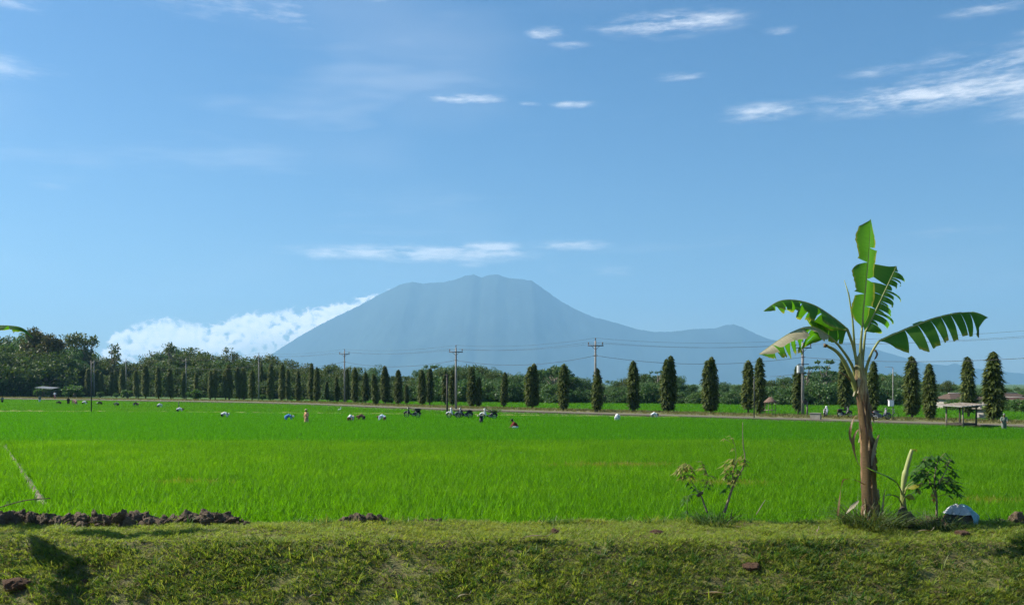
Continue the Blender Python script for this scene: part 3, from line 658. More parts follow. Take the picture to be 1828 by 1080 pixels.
for rank in range(-1, 3):
    x = 742 + rank * 14
    while x < 1960:
        d = np.interp(x, [740, 1000, 1400, 1800], [205, 190, 176, 168]) + rank * 22 + rnd.uniform(-4, 4)
        ttop = np.interp(x, tx, ty) + ([12, 0, 4][rank] if rank >= 0 else 22) + rnd.uniform(-3, 8); ttop = min(ttop, 700)
        if not (1240 < x < 1262 and rank == 1):
            kd = rnd.choice(['mid', 'mid', 'dark', 'mid', 'olive']) if rank >= 0 else 'thicket_green'; plant_tree(kd, x, d, ttop, '%s in the %s of the belt %s' % (KW[kd], ['front', 'fore part', 'middle', 'back'][rank + 1], seg(x)), 'trees of the belt below the volcano', n, 0, .95); n += 1
        x += rnd.uniform(22, 33)
plant_tree('umb', 992, 184, 654, 'umbrella shaped spreading tree standing above the belt below the volcano', None, 0, 0, .8)
plant_tree('umb', 1012, 192, 668, 'lower umbrella shaped tree right of the taller one', None, 0, 0, .7)
for i, (x, d, t_, lab) in enumerate([(1474, 172, 643, 'thin airy tree sticking out above the belt, left of the banana'), (1441, 178, 654, 'thin dark tree just right of the transformer pole'), (768, 200, 652, 'airy tree above the touching pair of columnar trees'), (1172, 190, 662, 'small airy tree left of the tall double columnar tree')]):
    plant_tree('thin', x, d, t_, lab, None, i)
for i, (x, d, t_, lab) in enumerate([(113, 300, 597, 'sparse bare topped tree beside the rusty ones'), (132, 305, 596, 'sparse bare topped tree, second right of the rusty ones'), (146, 305, 594, 'sparse bare topped tree, third right of the rusty ones'), (156, 310, 595, 'rightmost sparse topped tree above the pale green clump'), (202, 300, 614, 'thin leaning bare tree before the cloud'), (305, 282, 612, 'twiggy tree poking above the wood top'), (410, 270, 620, 'spiky tree poking above the wood')]):
    plant_tree('bare', x, d, t_, lab, None, i)
# low growth at the foot of the belt and the clipped roadside trees at left
for i in range(56):
    x = 745 + i * 21 + rnd.uniform(-8, 8); d = float(np.interp(x, [740, 1000, 1400, 1800], [192, 176, 160, 152])) + rnd.uniform(-4, 3)
    plant_tree('shrub', x, d, 706 + rnd.uniform(-5, 6) - (8 if 1440 < x < 1620 else 0), 'leafy shrub at the belt foot %s' % seg(x), 'shrubs at the foot of the belt', i, -.1, rnd.uniform(1.0, 1.5), 'shrub')
for i, (x, b, t_, lab) in enumerate([(75, 708, 690, 'small clipped round tree beside the tin roofed shed'), (131, 708, 688, 'small round tree left of the first columnar trees'), (348, 712, 695, 'small flat crowned tree in the far columnar row'), (228, 708, 696, 'low bushy tree between far left columnar trees')]):
    p = G(x, b, .4); plant_tree('shrub', x, p.y, t_, lab, None, i, .4, 1.3, 'small_tree')
for i, (x, d) in enumerate([(1786, 120), (1800, 118), (1812, 116), (1826, 114), (1700, 122), (1716, 121), (1728, 120), (1840, 115)]):
    plant_tree('shrub', x, d, 714 + rnd.uniform(-3, 3), 'low shrub half hiding the houses %s' % seg(x), 'shrubs before the houses', i, -.1, rnd.uniform(1.0, 1.4), 'shrub')
for i in range(22):
    x = 150 + i * 26 + rnd.uniform(-9, 9); b = np.interp(x, [100, 450, 750], [706, 711, 720]); p = G(x, b, .4)
    plant_tree('shrub', x, p.y, b - rnd.uniform(5, 8), 'low bush in the verge grass %s' % seg(x), 'low verge bushes', i, .3, rnd.uniform(1, 1.5), 'verge_bush')

# ------------------------------------------------------------------ power poles and wires
M_concrete = plain('pole_concrete', (.24,.225,.21), .85, .25, 3, bump=.2)
M_steel = plain('dark_steel', (.06,.06,.065), .5, .3, 5, metal=.4)
M_insul = plain('insulator', (.16,.12,.10), .4, .2, 8)
M_wire = plain('wire_black', (.05,.05,.05), .6, .1, 2)
M_trafo = plain('transformer_grey', (.42,.45,.46), .5, .2, 4)
def pole(px, by, ty, label, d=None, arms=True, trafo=False, rad=.16):
    p = G(px, by, .42) if d is None else Vector(((px - CX) / F * d, d, .42)); h = (by - ty) / F * p.y if d is None else H - (ty - YH) / F * d - .42
    e = empty('power_pole', p, 0, label, 'pole', 'power poles along the road'); ang = R(-38)
    m = MB(); m.tube([(0, 0, -.6), (0, 0, h * .5), (0, 0, h - .35)], [rad, rad * .85, rad * .62], 12); m.build('shaft', M_concrete, e)
    pts = []
    if arms:
        a = MB(); dx, dy = math.cos(ang), math.sin(ang)
        c = (0, -.14, h - .95); a.box(c, (1.9, .10, .12)); co = a.build('crossarm', M_steel, e)
        b = MB(); b.tube([(-.55, -.14, h - .95), (0, -.16, h - 1.45)], .025, 5); b.tube([(.55, -.14, h - .95), (0, -.16, h - 1.45)], .025, 5); b.build('brace', M_steel, co)
        for ox, oz in ((-.85, h - .89), (.85, h - .89), (0, h - .36)):
            q = MB(); q.tube([(ox, -.14 if ox else 0, oz), (ox, -.14 if ox else 0, oz + .12), (ox, -.14 if ox else 0, oz + .16), (ox, -.14 if ox else 0, oz + .30), (ox, -.14 if ox else 0, oz + .36)], [.03, .03, .085, .07, .04], 8); q.build('insulator', M_insul, e)
            pts.append(p + Vector((ox, -.14 if ox else 0, oz + .34)))
        k = MB(); k.box((0, -.12, h * .76), (.5, .08, .08)); k.build('low_bracket', M_steel, e)
    if trafo:
        k = MB(); k.box((-.42, -.42, h * .60), (.62, .55, .85)); tb = k.build('transformer', M_trafo, e, smooth=False)
        f = MB()
        for j in range(5): f.box((-.42 + (j - 2) * .11, -.74, h * .60), (.03, .09, .7))
        f.build('cooling_fin', M_trafo, tb, smooth=False)
        f = MB(); f.box((0, -.3, h * .60 - .5), (1.5, .14, .1)); f.box((0, -.3, h * .60 + .55), (1.2, .1, .08)); f.build('platform', M_steel, e, smooth=False)
    return p, h, pts, p + Vector((0, -.16, h * .76))
PO = [pole(168, 706, 641, 'power pole at the left end of the far columnar row'), pole(225, 706, 640, 'power pole against the wood left of the far columnar trees'), pole(332, 711, 637, 'power pole in the far columnar row, fourth from the orange clad farmer'),
      pole(462, 713, 630, 'power pole at the joint of far and middle columnar rows'), pole(615, 718, 623, 'bare power pole with crossarm right of the stunted columnar tree'), pole(814, 729, 616, 'tall power pole rising behind the motorbike pair'),
      pole(1063, 735, 603, 'power pole rising out of the blunt columnar tree'), pole(1433, 738, 606, 'power pole carrying a grey transformer left of the banana', trafo=True, rad=.19), pole(2150, 770, 560, 'power pole beyond the right edge')]
def wire(a, b, sag, r0, name, label, grp):
    m = MB(); n = 14; m.tube([a.lerp(b, i / n) - Vector((0, 0, sag * 4 * (i / n) * (1 - i / n))) for i in range(n + 1)], r0, 4); o = m.build(name, M_wire); tag(o, label, 'wire', grp)
SPANS = ['the two leftmost power poles', 'second and third power pole from left', 'third and fourth power pole from left', 'fourth and fifth power pole from left', 'the bare pole and the motorbike pole', 'the motorbike pole and the one over the blunt tree', 'the blunt tree pole and the transformer pole', 'the transformer pole and the right edge']
for i in range(len(PO) - 1):
    for k in range(3): wire(PO[i][2][k], PO[i + 1][2][k], .5, .010, 'power_line', '%s conductor between %s' % (('left arm', 'right arm', 'top')[k], SPANS[i]), 'overhead conductors')
    wire(PO[i][3], PO[i + 1][3], .9, .020, 'cable', 'thick low cable between %s' % SPANS[i], 'low cables')
p7 = PO[7]; wire(p7[0] + Vector((-.4, -.3, p7[1] * .55)), G(1330, 706, 3.2) if False else W(1375, 672, 120), .1, .02, 'guy_cable', 'cable running down left from the transformer', None)
def stake(px, by, ty, r0, label, z=0.0, m=None):
    p = G(px, by, z); h = (by - ty) / F * p.y; e = empty('stake', p, 0, label, 'post'); k = MB(); k.tube([(0, 0, -.4), (.02, 0, h * .5), (0, 0, h)], [r0, r0 * .9, r0 * .7], 7); k.build('shaft', m or M_steel, e)
    k = MB(); k.box((0, 0, h - .1), (r0 * 5, r0 * 1.6, .05)); k.build('cross_pin', m or M_steel, e); return p, h
stake(163, 739, 643, .075, 'tall dark post standing in the paddy at left')
stake(798, 745, 668, .12, 'thick dark post beside the pair of motorbikes', 0, plain('post_wood', (.09,.075,.065), .9, .4, 4))
stake(1346, 752, 672, .06, 'thin stake in the paddy before the bare trunked columnar tree')
stake(319, 738, 717, .05, 'slender stake left in the paddy before the far columnar row')
# ------------------------------------------------------------------ banana plants
def banana_mat(name, ca, cb, trans, tcol, dry=None):
    m, t, out = mat(name)
    s = t.node('ShaderNodeAttribute', attribute_name='s').outputs['Fac']; u = t.node('ShaderNodeAttribute', attribute_name='t').outputs['Fac']
    vein = t.noise(t.comb(t.m('MULTIPLY', s, 260.0), t.m('MULTIPLY', u, 1.5), 0.0), 1.0, 2, .6)
    oc = t.node('ShaderNodeTexCoord').outputs['Object']
    c = t.mix(t.smooth(vein, .3, .7), ca, cb); c = t.mix(t.m('MULTIPLY', t.smooth(t.noise(oc, 3.0, 4, .6), .5, .8), .5), c, tuple(k * .6 for k in ca))
    if dry: c = t.mix(t.m('MULTIPLY', t.smooth(t.m('ADD', u, t.m('MULTIPLY', t.noise(oc, 9.0, 4, .6), .5)), 1.06, 1.28), .9), c, dry)
    p = t.node('ShaderNodeBsdfPrincipled'); t.put(p.inputs['Base Color'], c); p.inputs['Roughness'].default_value = .42; p.inputs['Specular IOR Level'].default_value = .35
    b = t.node('ShaderNodeBump'); b.inputs['Strength'].default_value = .35; b.inputs['Distance'].default_value = .01; t.put(b.inputs['Height'], vein); t.l.new(b.outputs[0], p.inputs['Normal'])
    tr = t.node('ShaderNodeBsdfTranslucent'); t.put(tr.inputs[0], t.mix(1.0, c, tcol, 'MULTIPLY'))
    mx = t.node('ShaderNodeMixShader'); mx.inputs[0].default_value = trans; t.l.new(p.outputs[0], mx.inputs[1]); t.l.new(tr.outputs[0], mx.inputs[2]); t.l.new(mx.outputs[0], out.inputs[0]); return m
M_ban = banana_mat('banana_leaf', (.038,.100,.014), (.052,.132,.018), .55, (1.9, 2.4, .45), (.20,.16,.06))
M_ban_pale = banana_mat('banana_leaf_pale', (.10,.15,.07), (.16,.20,.11), .4, (1.3, 1.5, .5), (.40,.34,.22))
M_ban_tan = banana_mat('banana_leaf_bleached_glare', (.28,.25,.16), (.42,.38,.27), .35, (1.1, 1.0, .6), (.45,.38,.25))
M_ban_yel = banana_mat('banana_leaf_yellow', (.38,.34,.04), (.26,.30,.03), .5, (1.1, 1.1, .4))
M_ban_dry = banana_mat('banana_leaf_dry', (.20,.135,.06), (.095,.060,.028), .25, (1, .9, .6))
M_rib = plain('banana_midrib', (.26,.30,.09), .45, .3, 5)
M_petiole = plain('banana_petiole', (.24,.26,.08), .45, .3, 3, col2=(.13,.15,.045))
def stem_mat():
    m, t, out = mat('banana_pseudostem'); oc = t.node('ShaderNodeTexCoord').outputs['Object']
    sp = t.node('ShaderNodeSeparateXYZ'); t.put(sp.inputs[0], oc)
    v = t.vm('MULTIPLY', oc, (7, 7, .9)); n1 = t.noise(v, 1.0, 6, .68, 1.2); n2 = t.noise(t.vm('MULTIPLY', oc, (26, 26, 2.0)), 1.0, 4, .6)
    brown = t.ramp(n1, [(.30, (.030,.018,.012)), (.43, (.065,.030,.017)), (.52, (.15,.075,.032)), (.60, (.26,.17,.075)), (.70, (.36,.28,.15))])
    green = t.ramp(n1, [(.3, (.16,.16,.05)), (.55, (.30,.29,.09)), (.75, (.24,.26,.08))])
    f = t.smooth(t.m('ADD', sp.outputs[2], t.m('MULTIPLY', n1, 1.6)), 3.8, 4.7)
    c = t.mix(f, brown, green); c = t.mix(t.m('MULTIPLY', t.smooth(n2, .55, .75), .6), c, (.05,.03,.02))
    p = t.node('ShaderNodeBsdfPrincipled'); t.put(p.inputs['Base Color'], c); p.inputs['Roughness'].default_value = .6
    b = t.node('ShaderNodeBump'); b.inputs['Strength'].default_value = .8; b.inputs['Distance'].default_value = .03; t.put(b.inputs['Height'], n2); t.l.new(b.outputs[0], p.inputs['Normal'])
    t.l.new(p.outputs[0], out.inputs[0]); return m
M_stem = stem_mat()
def resample(P, n):
    P = [Vector(p) for p in P]; fine = []
    for i in range(len(P) - 1):
        a, b, c, d = P[max(i - 1, 0)], P[i], P[i + 1], P[min(i + 2, len(P) - 1)]
        for k in range(12):
            t = k / 12; fine.append(0.5 * ((2 * b) + (c - a) * t + (2 * a - 5 * b + 4 * c - d) * t * t + (3 * b - a - 3 * c + d) * t ** 3))
    fine.append(P[-1]); L = [0]
    for a, b in zip(fine[:-1], fine[1:]): L.append(L[-1] + (b - a).length)
    out = []; j = 0
    for i in range(n + 1):
        s = L[-1] * i / n
        while j < len(L) - 2 and L[j + 1] < s: j += 1
        out.append(fine[j].lerp(fine[j + 1], (s - L[j]) / max(1e-9, L[j + 1] - L[j])))
    return out
def blade(mb, S_, T_, mid, side, w, droop, tears, seed, gap=.22, rag=.06, M=6, lo=0.0, hi=1.0):
    """one half of a leaf: strips between the tears, each bending down by its own amount"""
    r = random.Random(seed); n = len(mid) - 1; cuts = [lo] + sorted(tears) + [hi]; side = Vector(side).normalized()
    def at(s):
        f = min(max(s, 0), 1) * n; i = min(int(f), n - 1); return mid[i].lerp(mid[i + 1], f - i), (mid[min(i + 1, n)] - mid[max(i - 1, 0)]).normalized()
    for a, b in zip(cuts[:-1], cuts[1:]):
        K = max(2, int((b - a) * 44)); c = (a + b) / 2; d0 = droop[0] + r.uniform(-.12, .12); d1 = droop[1] + r.uniform(-.3, .3); g = gap * r.uniform(.5, 1.3) if tears else 0; tw = r.uniform(-.25, .25); base = len(mb.v)
        lw = r.uniform(*((.88, 1.06) if len(tears) < 9 else (.45, 1.2)))
        for i in range(K + 1):
            s = a + (b - a) * i / K; p, T = at(s); sd = (side - T * side.dot(T)).normalized(); dn = Vector((0, 0, -1)); dn = (dn - T * dn.dot(T)); dn = dn - sd * dn.dot(sd)
            dn = dn.normalized() if dn.length > .05 else sd.cross(T)
            ww = w(s) * lw * (1 + rag * r.uniform(-1, 1)); q = p.copy()
            for j in range(M + 1):
                t = j / M
                if j: ang = d0 + d1 * (t - .5 / M); q = q + (sd * math.cos(ang) + dn * math.sin(ang)) * (ww / M)
                sh = (c - s) * g * t ** 1.4; pc, _ = at(s + sh); p0, _ = at(s)
                mb.v.append(tuple(q + (pc - p0) + T * tw * t * t * .1)); S_.append(s); T_.append(t)
        for i in range(K):
            for j in range(M): k = base + i * (M + 1) + j; mb.f.append((k, k + M + 1, k + M + 2, k + 1))
def wprof(w, s0=.0, s1=1.0, peak=.45, tip=.7):
    def f(s):
        u = min(max((s - s0) / (s1 - s0), 0), 1); a = min(1, (u / .16 + .12)) if u < .16 else 1; return w * a * (1 - max(0, (u - peak) / (1 - peak)) ** 2.2 * (1 - .12)) 
    return f
def banana_leaf(parent, name, path, petiole, mat_, halves, seed, rib_r=.022, label=None, n=48):
    """petiole: list of points up to the blade; path: blade midrib; halves: list of dicts for blade()"""
    mid = resample(path, n); mb = MB(); S_ = []; T_ = []
    for i, h in enumerate(halves):
        blade(mb, S_, T_, mid, h['side'], h.get('wf') or wprof(h['w'], peak=h.get('peak', .45)), h['droop'], h.get('tears', []), seed + i, h.get('gap', .25), h.get('rag', .05), lo=h.get('lo', 0.0), hi=h.get('hi', 1.0))
    me = np_mesh(name, np.array(mb.v), np.array(mb.f), mat_, {'s': np.array(S_), 't': np.array(T_)}, smooth=True)
    o = link(name, me, parent)
    if label: o['label'] = label
    k = MB(); k.tube(mid, [rib_r * (1 - .85 * i / n) for i in range(n + 1)], 7); k.build('midrib', M_rib, o)
    if petiole:
        pp = resample(petiole, 14); k = MB(); k.tube(pp, [rib_r * (2.15 - 1.15 * (i / 14) ** .6) for i in range(15)], 9); k.build('petiole', M_petiole, o)
    return o
DB = 20.0
BB = W(1553, 927, DB); BB.z = float(bank_z(BB.x, BB.y)) - .02
def bl(px, py, dy=0.0): return W(px, py, DB + dy) - BB
ban = empty('banana_plant', BB, 0, 'tall banana plant with torn leaves and brown stem on the bank', 'banana plant')
k = MB(); sp = resample([bl(1553, 935), bl(1554, 905), bl(1549, 850), bl(1547, 790), bl(1542, 730), bl(1537, 690), bl(1534, 655), bl(1536, 630)], 40)
hw = np.interp(np.linspace(0, 1, 41), [0, .05, .12, .3, .5, .7, .82, .92, 1], [.25, .215, .18, .150, .140, .130, .140, .105, .03])
k.tube(sp, [hw[i] * (1 + .05 * math.sin(i * 2.3)) for i in range(41)], 20); k.build('pseudostem', M_stem, ban)
dead_strips = []
# overlapping old leaf sheaths on the stem
def sheath(a, b, wid, off, mat_, seed, lift=0.0, ang=0.0):
    r = random.Random(seed); pts = resample([a, a.lerp(b, .5) + Vector((r.uniform(-.03, .03), 0, 0)), b], 12); mb = MB(); S_ = []; T_ = []; K = 7
    for i, p in enumerate(pts):
        u = i / 12; ww = wid * (1 - .75 * u ** 2)
        for j in range(K):
            th = ang + (j / (K - 1) - .5) * ww; rad = off * (1 + lift * u ** 3) * (1 + .03 * r.uniform(-1, 1))
            mb.v.append(tuple(p + Vector((math.sin(th) * rad, -math.cos(th) * rad, 0)))); S_.append(u); T_.append(j / (K - 1))
    mb.f = [(i * K + j, i * K + j + 1, (i + 1) * K + j + 1, (i + 1) * K + j) for i in range(12) for j in range(K - 1)]
    link('dry_sheath', np_mesh('dry_sheath', np.array(mb.v), np.array(mb.f), mat_, {'s': np.array(S_), 't': np.array(T_)}, smooth=True), ban)
sheath(bl(1554, 910), bl(1549, 815), 1.3, .185, M_ban_dry, 1, .0, .5); sheath(bl(1550, 900), bl(1544, 760), 1.2, .172, M_ban_dry, 2, .0, -.6); sheath(bl(1549, 830), bl(1552, 775), 1.1, .165, M_ban_tan, 3, .5, .6)
sheath(bl(1547, 790), bl(1538, 700), 1.2, .150, M_ban_dry, 4, .1, .7); sheath(bl(1545, 760), bl(1536, 690), .9, .146, M_ban_dry, 5, .05, -.9); sheath(bl(1556, 918), bl(1557, 872), 1.0, .235, M_ban_tan, 6, .15, 1.0)
for i_ in range(16):      # ragged strips of old sheath peeling off the stem
    zz = .25 + .2 * i_ + rnd.uniform(-.1, .1); an = rnd.uniform(-1.5, 1.5); q_ = sp[min(40, int(zz / 3.9 * 40))]; rr_ = float(np.interp(zz / 3.9, np.linspace(0, 1, 41), hw)) * 1.03
    a_ = q_ + Vector((math.sin(an) * rr_, -math.cos(an) * rr_, .12)); o_ = Vector((math.sin(an), -math.cos(an), 0))
    dead_strips.append((a_, a_ + o_ * .02 - Vector((0, 0, .18)), a_ + o_ * rnd.uniform(.03, .10) - Vector((rnd.uniform(-.04, .04), 0, rnd.uniform(.3, .5))), rnd.choice([0, 0, 1])))
# L1 upright blade, its left half turned to the camera, right half folded back
banana_leaf(ban, 'leaf', [bl(1539, 585), bl(1541, 555), bl(1546, 505), bl(1551, 450), bl(1554.5, 391)], [bl(1534, 680), bl(1535, 645), bl(1537, 610), bl(1539, 585)], M_ban,
            [dict(side=(-1, -.35, 0), w=.45, wf=lambda s: .42 * float(np.interp(s, [0, .05, .14, .30, .33, .50, .54, .62, .66, .80, .93, 1], [.15, .55, .90, .72, .55, .86, .95, .62, .70, 1.0, .80, .06])), droop=(-.05, .25), tears=[.31, .60], gap=.16),
             dict(side=(.45, .9, 0), w=.40, wf=lambda s: .34 * float(np.interp(s, [0, .1, .3, .5, .8, 1], [.2, .8, 1.0, .8, 1, .1])), droop=(.1, .6), tears=[.2, .45, .74], gap=.14)], 21, .024)
# L2 upright, leaning right: dark left half, shredded right half
banana_leaf(ban, 'leaf', [bl(1545, 592, .2), bl(1556, 570, .25), bl(1570, 540, .3), bl(1585, 508, .35), bl(1600, 475, .4)], [bl(1538, 680), bl(1540, 640, .1), bl(1545, 592, .2)], M_ban,
            [dict(side=(-1, .25, .35), w=.5, wf=lambda s: .50 * float(np.interp(s, [0, .08, .25, .55, .75, .92, 1], [.2, .5, .7, .62, .92, 1.0, .15])), droop=(-.1, .2), tears=[.34, .55, .70], gap=.28),
             dict(side=(1, -.2, .1), w=.40, wf=lambda s: .56 * float(np.interp(s, [0, .1, .3, .7, .9, 1], [.5, .9, 1.0, .8, .6, .1])), droop=(-.45, 2.2), tears=[.14, .19, .28, .32, .35, .44, .47, .55, .61, .64, .72, .80, .83, .92], gap=.8)], 31, .024, 'dark upright leaf with its right half torn to shreds')
# L3 left, arching over, dark top, torn hem
banana_leaf(ban, 'leaf', [bl(1513, 588, -.1), bl(1490, 569, -.2), bl(1455, 546, -.35), bl(1420, 536, -.5), bl(1390, 538, -.6), bl(1363, 555, -.65)], [bl(1533, 690), bl(1528, 640), bl(1520, 608, -.05), bl(1513, 588, -.1)], M_ban,
            [dict(side=(.15, -1, -.1), w=.38, wf=lambda s: .46 * float(np.interp(s, [0, .06, .25, .5, .8, 1], [.15, .55, .95, .95, .6, .1])), droop=(.35, 1.0), tears=[.40, .52, .62, .70, .80, .9], gap=.35),
             dict(side=(.1, 1, 0), w=.42, wf=lambda s: .50 * float(np.interp(s, [0, .06, .25, .5, .8, 1], [.15, .6, 1, .95, .6, .1])), droop=(.4, 1.0), tears=[.3, .42, .55, .7, .85], gap=.3)], 41, .024)
# L4 lower left, drooping: bleached near half with sun glare painted tan, green torn far half
P4 = [bl(1480, 600, -.4), bl(1462, 588, -.5), bl(1440, 584, -.6), bl(1412, 594, -.75), bl(1383, 612, -.85), bl(1355, 632, -.9)]
L4 = banana_leaf(ban, 'leaf', P4, [bl(1532, 700), bl(1522, 655), bl(1500, 620, -.25), bl(1480, 600, -.4)], M_ban,
            [dict(side=(.2, 1, 0), w=.5, wf=lambda s: .62 * float(np.interp(s, [0, .1, .3, .6, .85, 1], [.35, 1.0, 1, .85, .55, .15])), droop=(.7, .8), tears=[.12, .24, .34, .45, .55, .67, .8], gap=.35, rag=.12)], 51, .022, 'bleached leaf with painted sun glare hanging lowest at left')
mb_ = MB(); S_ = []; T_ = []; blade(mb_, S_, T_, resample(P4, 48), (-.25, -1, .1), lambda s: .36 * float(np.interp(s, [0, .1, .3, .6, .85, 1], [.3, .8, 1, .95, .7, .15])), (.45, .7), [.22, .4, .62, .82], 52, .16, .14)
link('bleached_glare_half', np_mesh('bleached_glare_half', np.array(mb_.v), np.array(mb_.f), M_ban_tan, {'s': np.array(S_), 't': np.array(T_)}, smooth=True), L4)
banana_leaf(ban, 'leaf', [bl(1512, 590, .3), bl(1485, 585, .2), bl(1460, 573, .1), bl(1440, 570, .05)], [bl(1534, 690), bl(1526, 630, .2), bl(1512, 590, .3)], M_ban,
            [dict(side=(.1, -1, 0), w=.36, droop=(.9, .6), tears=[.25, .45, .6, .8], gap=.4), dict(side=(.1, 1, 0), w=.3, droop=(.8, .6), tears=[.3, .6], gap=.3)], 55, .02)
# L5 right, comb of hanging strips
banana_leaf(ban, 'leaf', [bl(1569, 609, -.1), bl(1590, 599, -.15), bl(1630, 583, -.2), bl(1670, 568, -.25), bl(1712, 559, -.3), bl(1742, 558, -.3), bl(1764, 567, -.3)], [bl(1541, 705), bl(1546, 660, -.05), bl(1557, 628, -.1), bl(1569, 609, -.1)], M_ban,
            [dict(side=(.12, -1, .05), w=.5, wf=lambda s: .80 * float(np.interp(s, [0, .08, .2, .35, .5, .7, .88, .96, 1], [.12, .45, .66, .95, .86, .80, .86, .5, .1])), droop=(.75, .95), tears=[.24, .36, .475, .57, .655, .74, .82], gap=.42, rag=.03),
             dict(side=(.1, 1, .25), w=.5, wf=lambda s: .34 * float(np.interp(s, [0, .08, .2, .35, .6, .9, 1], [.12, .5, .8, 1, .9, .6, .1])), droop=(-.1, .6), tears=[.2, .33, .43, .52, .60, .68, .77, .86], gap=.45)], 61, .024)
# broken petiole, spear and dead hanging leaves
k = MB(); k.tube(resample([bl(1531, 705), bl(1518, 668, -.1), bl(1498, 632, -.2), bl(1476, 617, -.25)], 14), [.065 - .0025 * i for i in range(15)], 9); st = k.build('cut_petiole', M_petiole, ban)
k = MB(); k.tube([bl(1476, 617, -.25), bl(1473, 616, -.25), bl(1472, 620, -.25)], [.034, .05, .03], 7); k.build('frayed_end', M_ban_dry, st)
k = MB(); k.tube([bl(1527, 640, .1), bl(1522, 570, .1), bl(1515, 525, .1), bl(1507, 500, .1)], [.03, .02, .016, .006], 7); k.build('spear', M_rib, ban)
k = MB(); k.tube(resample([bl(1562, 625, -.2), bl(1566, 632, -.25), bl(1561, 642, -.25)], 8), [.05, .05, .045, .04, .035, .03, .03, .02, .01], 6, flat=.3); k.build('dry_scrap', M_ban_dry, ban)
k = MB(); k.tube(resample([bl(1528, 690), bl(1512, 672, -.1), bl(1497, 664, -.1)], 8), [.035, .033, .03, .027, .024, .02, .016, .012, .008], 6); k.build('dry_petiole', M_ban_dry, ban)
def dead(pts, wid, seed, name='dead_leaf', m=None, par=ban):
    r = random.Random(seed); P = resample(pts, 26); mb = MB(); S_ = []; T_ = []
    for i, p in enumerate(P):
        u = i / 26; w_ = wid * (.35 + .65 * math.sin(math.pi * min(1, u * 1.02)) ** .6) * (1 + .2 * r.uniform(-1, 1)); tw = u * 2.2 + seed
        a = Vector((math.cos(tw), math.sin(tw) * .7, .15 * math.sin(tw * 2)))
        for j in range(4): v = (j / 3 - .5) * w_; mb.v.append(tuple(p + a * v + Vector((0, -.35 * abs(v), 0)))); S_.append(u); T_.append(abs(j / 3 - .5) * 2)
    mb.f = [(i * 4 + j, i * 4 + j + 1, i * 4 + j + 5, i * 4 + j + 4) for i in range(26) for j in range(3)]
    return link(name, np_mesh(name, np.array(mb.v), np.array(mb.f), m or M_ban_dry, {'s': np.array(S_), 't': np.array(T_)}, smooth=True), par)
for a_, b_, c_, w_ in dead_strips: dead([a_, b_, c_], rnd.uniform(.05, .12), rnd.uniform(-.4, .4), 'sheath_strip', M_ban_tan if w_ else M_ban_dry)
dead([bl(1541, 741, -.15), bl(1527, 742, -.25), bl(1519, 760, -.3), bl(1517, 778, -.3), bl(1522, 795, -.3)], .07, 1)
dead([bl(1540, 765, -.15), bl(1530, 768, -.25), bl(1523, 785, -.3), bl(1525, 808, -.3), bl(1534, 832, -.3)], .06, 2)
dead([bl(1545, 866, -.25), bl(1528, 857, -.35), bl(1507, 855, -.4), bl(1502, 866, -.42), bl(1498, 893, -.42), bl(1495, 922, -.4)], .10, 3.2)
dead([bl(1502, 925, -.4), bl(1512, 914, -.4), bl(1523, 902, -.35), bl(1532, 893, -.3)], .11, 4, m=M_ban_tan)
dead([bl(1536, 905, -.3), bl(1548, 898, -.38), bl(1558, 915, -.42), bl(1562, 930, -.4)], .06, 5)
M_base_grass = leafy('base_grass', [(.035,.085,.018), (.06,.12,.028), (.025,.055,.016), (.13,.14,.05)], .35)
def grass_clump(name, pos, n, h, spread, mat_, label, seed, cat='grass tuft'):
    o = link(name, tuft_mesh(name, mat_, n, h, spread, .020, 4, .75, 1.6, seed), None, (pos[0], pos[1], float(bank_z(pos[0], pos[1])))); return tag(o, label, cat)
for i, (px, dd, n_, h_, sp_, m_, lab) in enumerate([(1552, 19.5, 240, .70, .45, M_base_grass, 'dark arching grass clump around the foot of the banana stem'), (1520, 19.6, 90, .5, .25, M_base_grass, 'smaller dark grass clump left of the banana foot'),
        (1592, 19.6, 110, .5, .28, M_base_grass, 'dark grass clump between banana stem and young sucker'), (1665, 19.8, 150, .45, .40, M_base_grass, 'dark grass clump under the cassava'), (1277, 20.2, 150, .45, .38, M_base_grass, 'dark tangled grass at the foot of the sparse yellowing shrub'), (1690, 19.7, 90, .34, .35, M_base_grass, 'dark grass clump in front of the white sack'), (1250, 20.5, 40, .34, .25, M_weed, 'green tuft left of the sparse yellowing shrub')]):
    grass_clump('grass_clump', ((px - CX) / F * dd, dd), n_, h_, sp_, m_, lab, 500 + i)

# young sucker beside it
DS = 20.1; SB = W(1613, 926, DS); SB.z = float(bank_z(SB.x, SB.y)) - .02
def sl(px, py, dy=0.0): return W(px, py, DS + dy) - SB
suc = empty('banana_sucker', SB, 0, 'young banana sucker with rolled pale spear leaf right of the banana', 'banana plant')
k = MB(); k.tube(resample([sl(1614, 930), sl(1613, 915), sl(1612, 895), sl(1611, 872)], 14), [.17, .17, .15, .11, .085, .075, .07, .065, .062, .06, .056, .052, .048, .044, .04], 12); k.build('pseudostem', M_petiole, suc)
k = MB(); k.tube(resample([sl(1611, 938, -.1), sl(1618, 926, -.12), sl(1612, 915, -.1), sl(1614, 905, -.05)], 10), [.26, .22, .23, .19, .20, .16, .17, .13, .10, .08, .05], 11); k.build('root_ball', M_mud, suc)
k = MB(); k.tube(resample([sl(1611, 876), sl(1615, 850), sl(1621, 826), sl(1628, 802)], 16), [.04, .045, .05, .056, .06, .063, .066, .068, .052, .052, .052, .05, .05, .048, .044, .04, .034], 10); k.build('rolled_leaf', plain('rolled_leaf', (.30,.33,.12), .45, .25, 4), suc)
dead([sl(1628, 802, -.05), sl(1632, 802, -.1), sl(1636, 807, -.1)], .09, 2.0, 'unfurling_tip', M_ban_yel, suc)
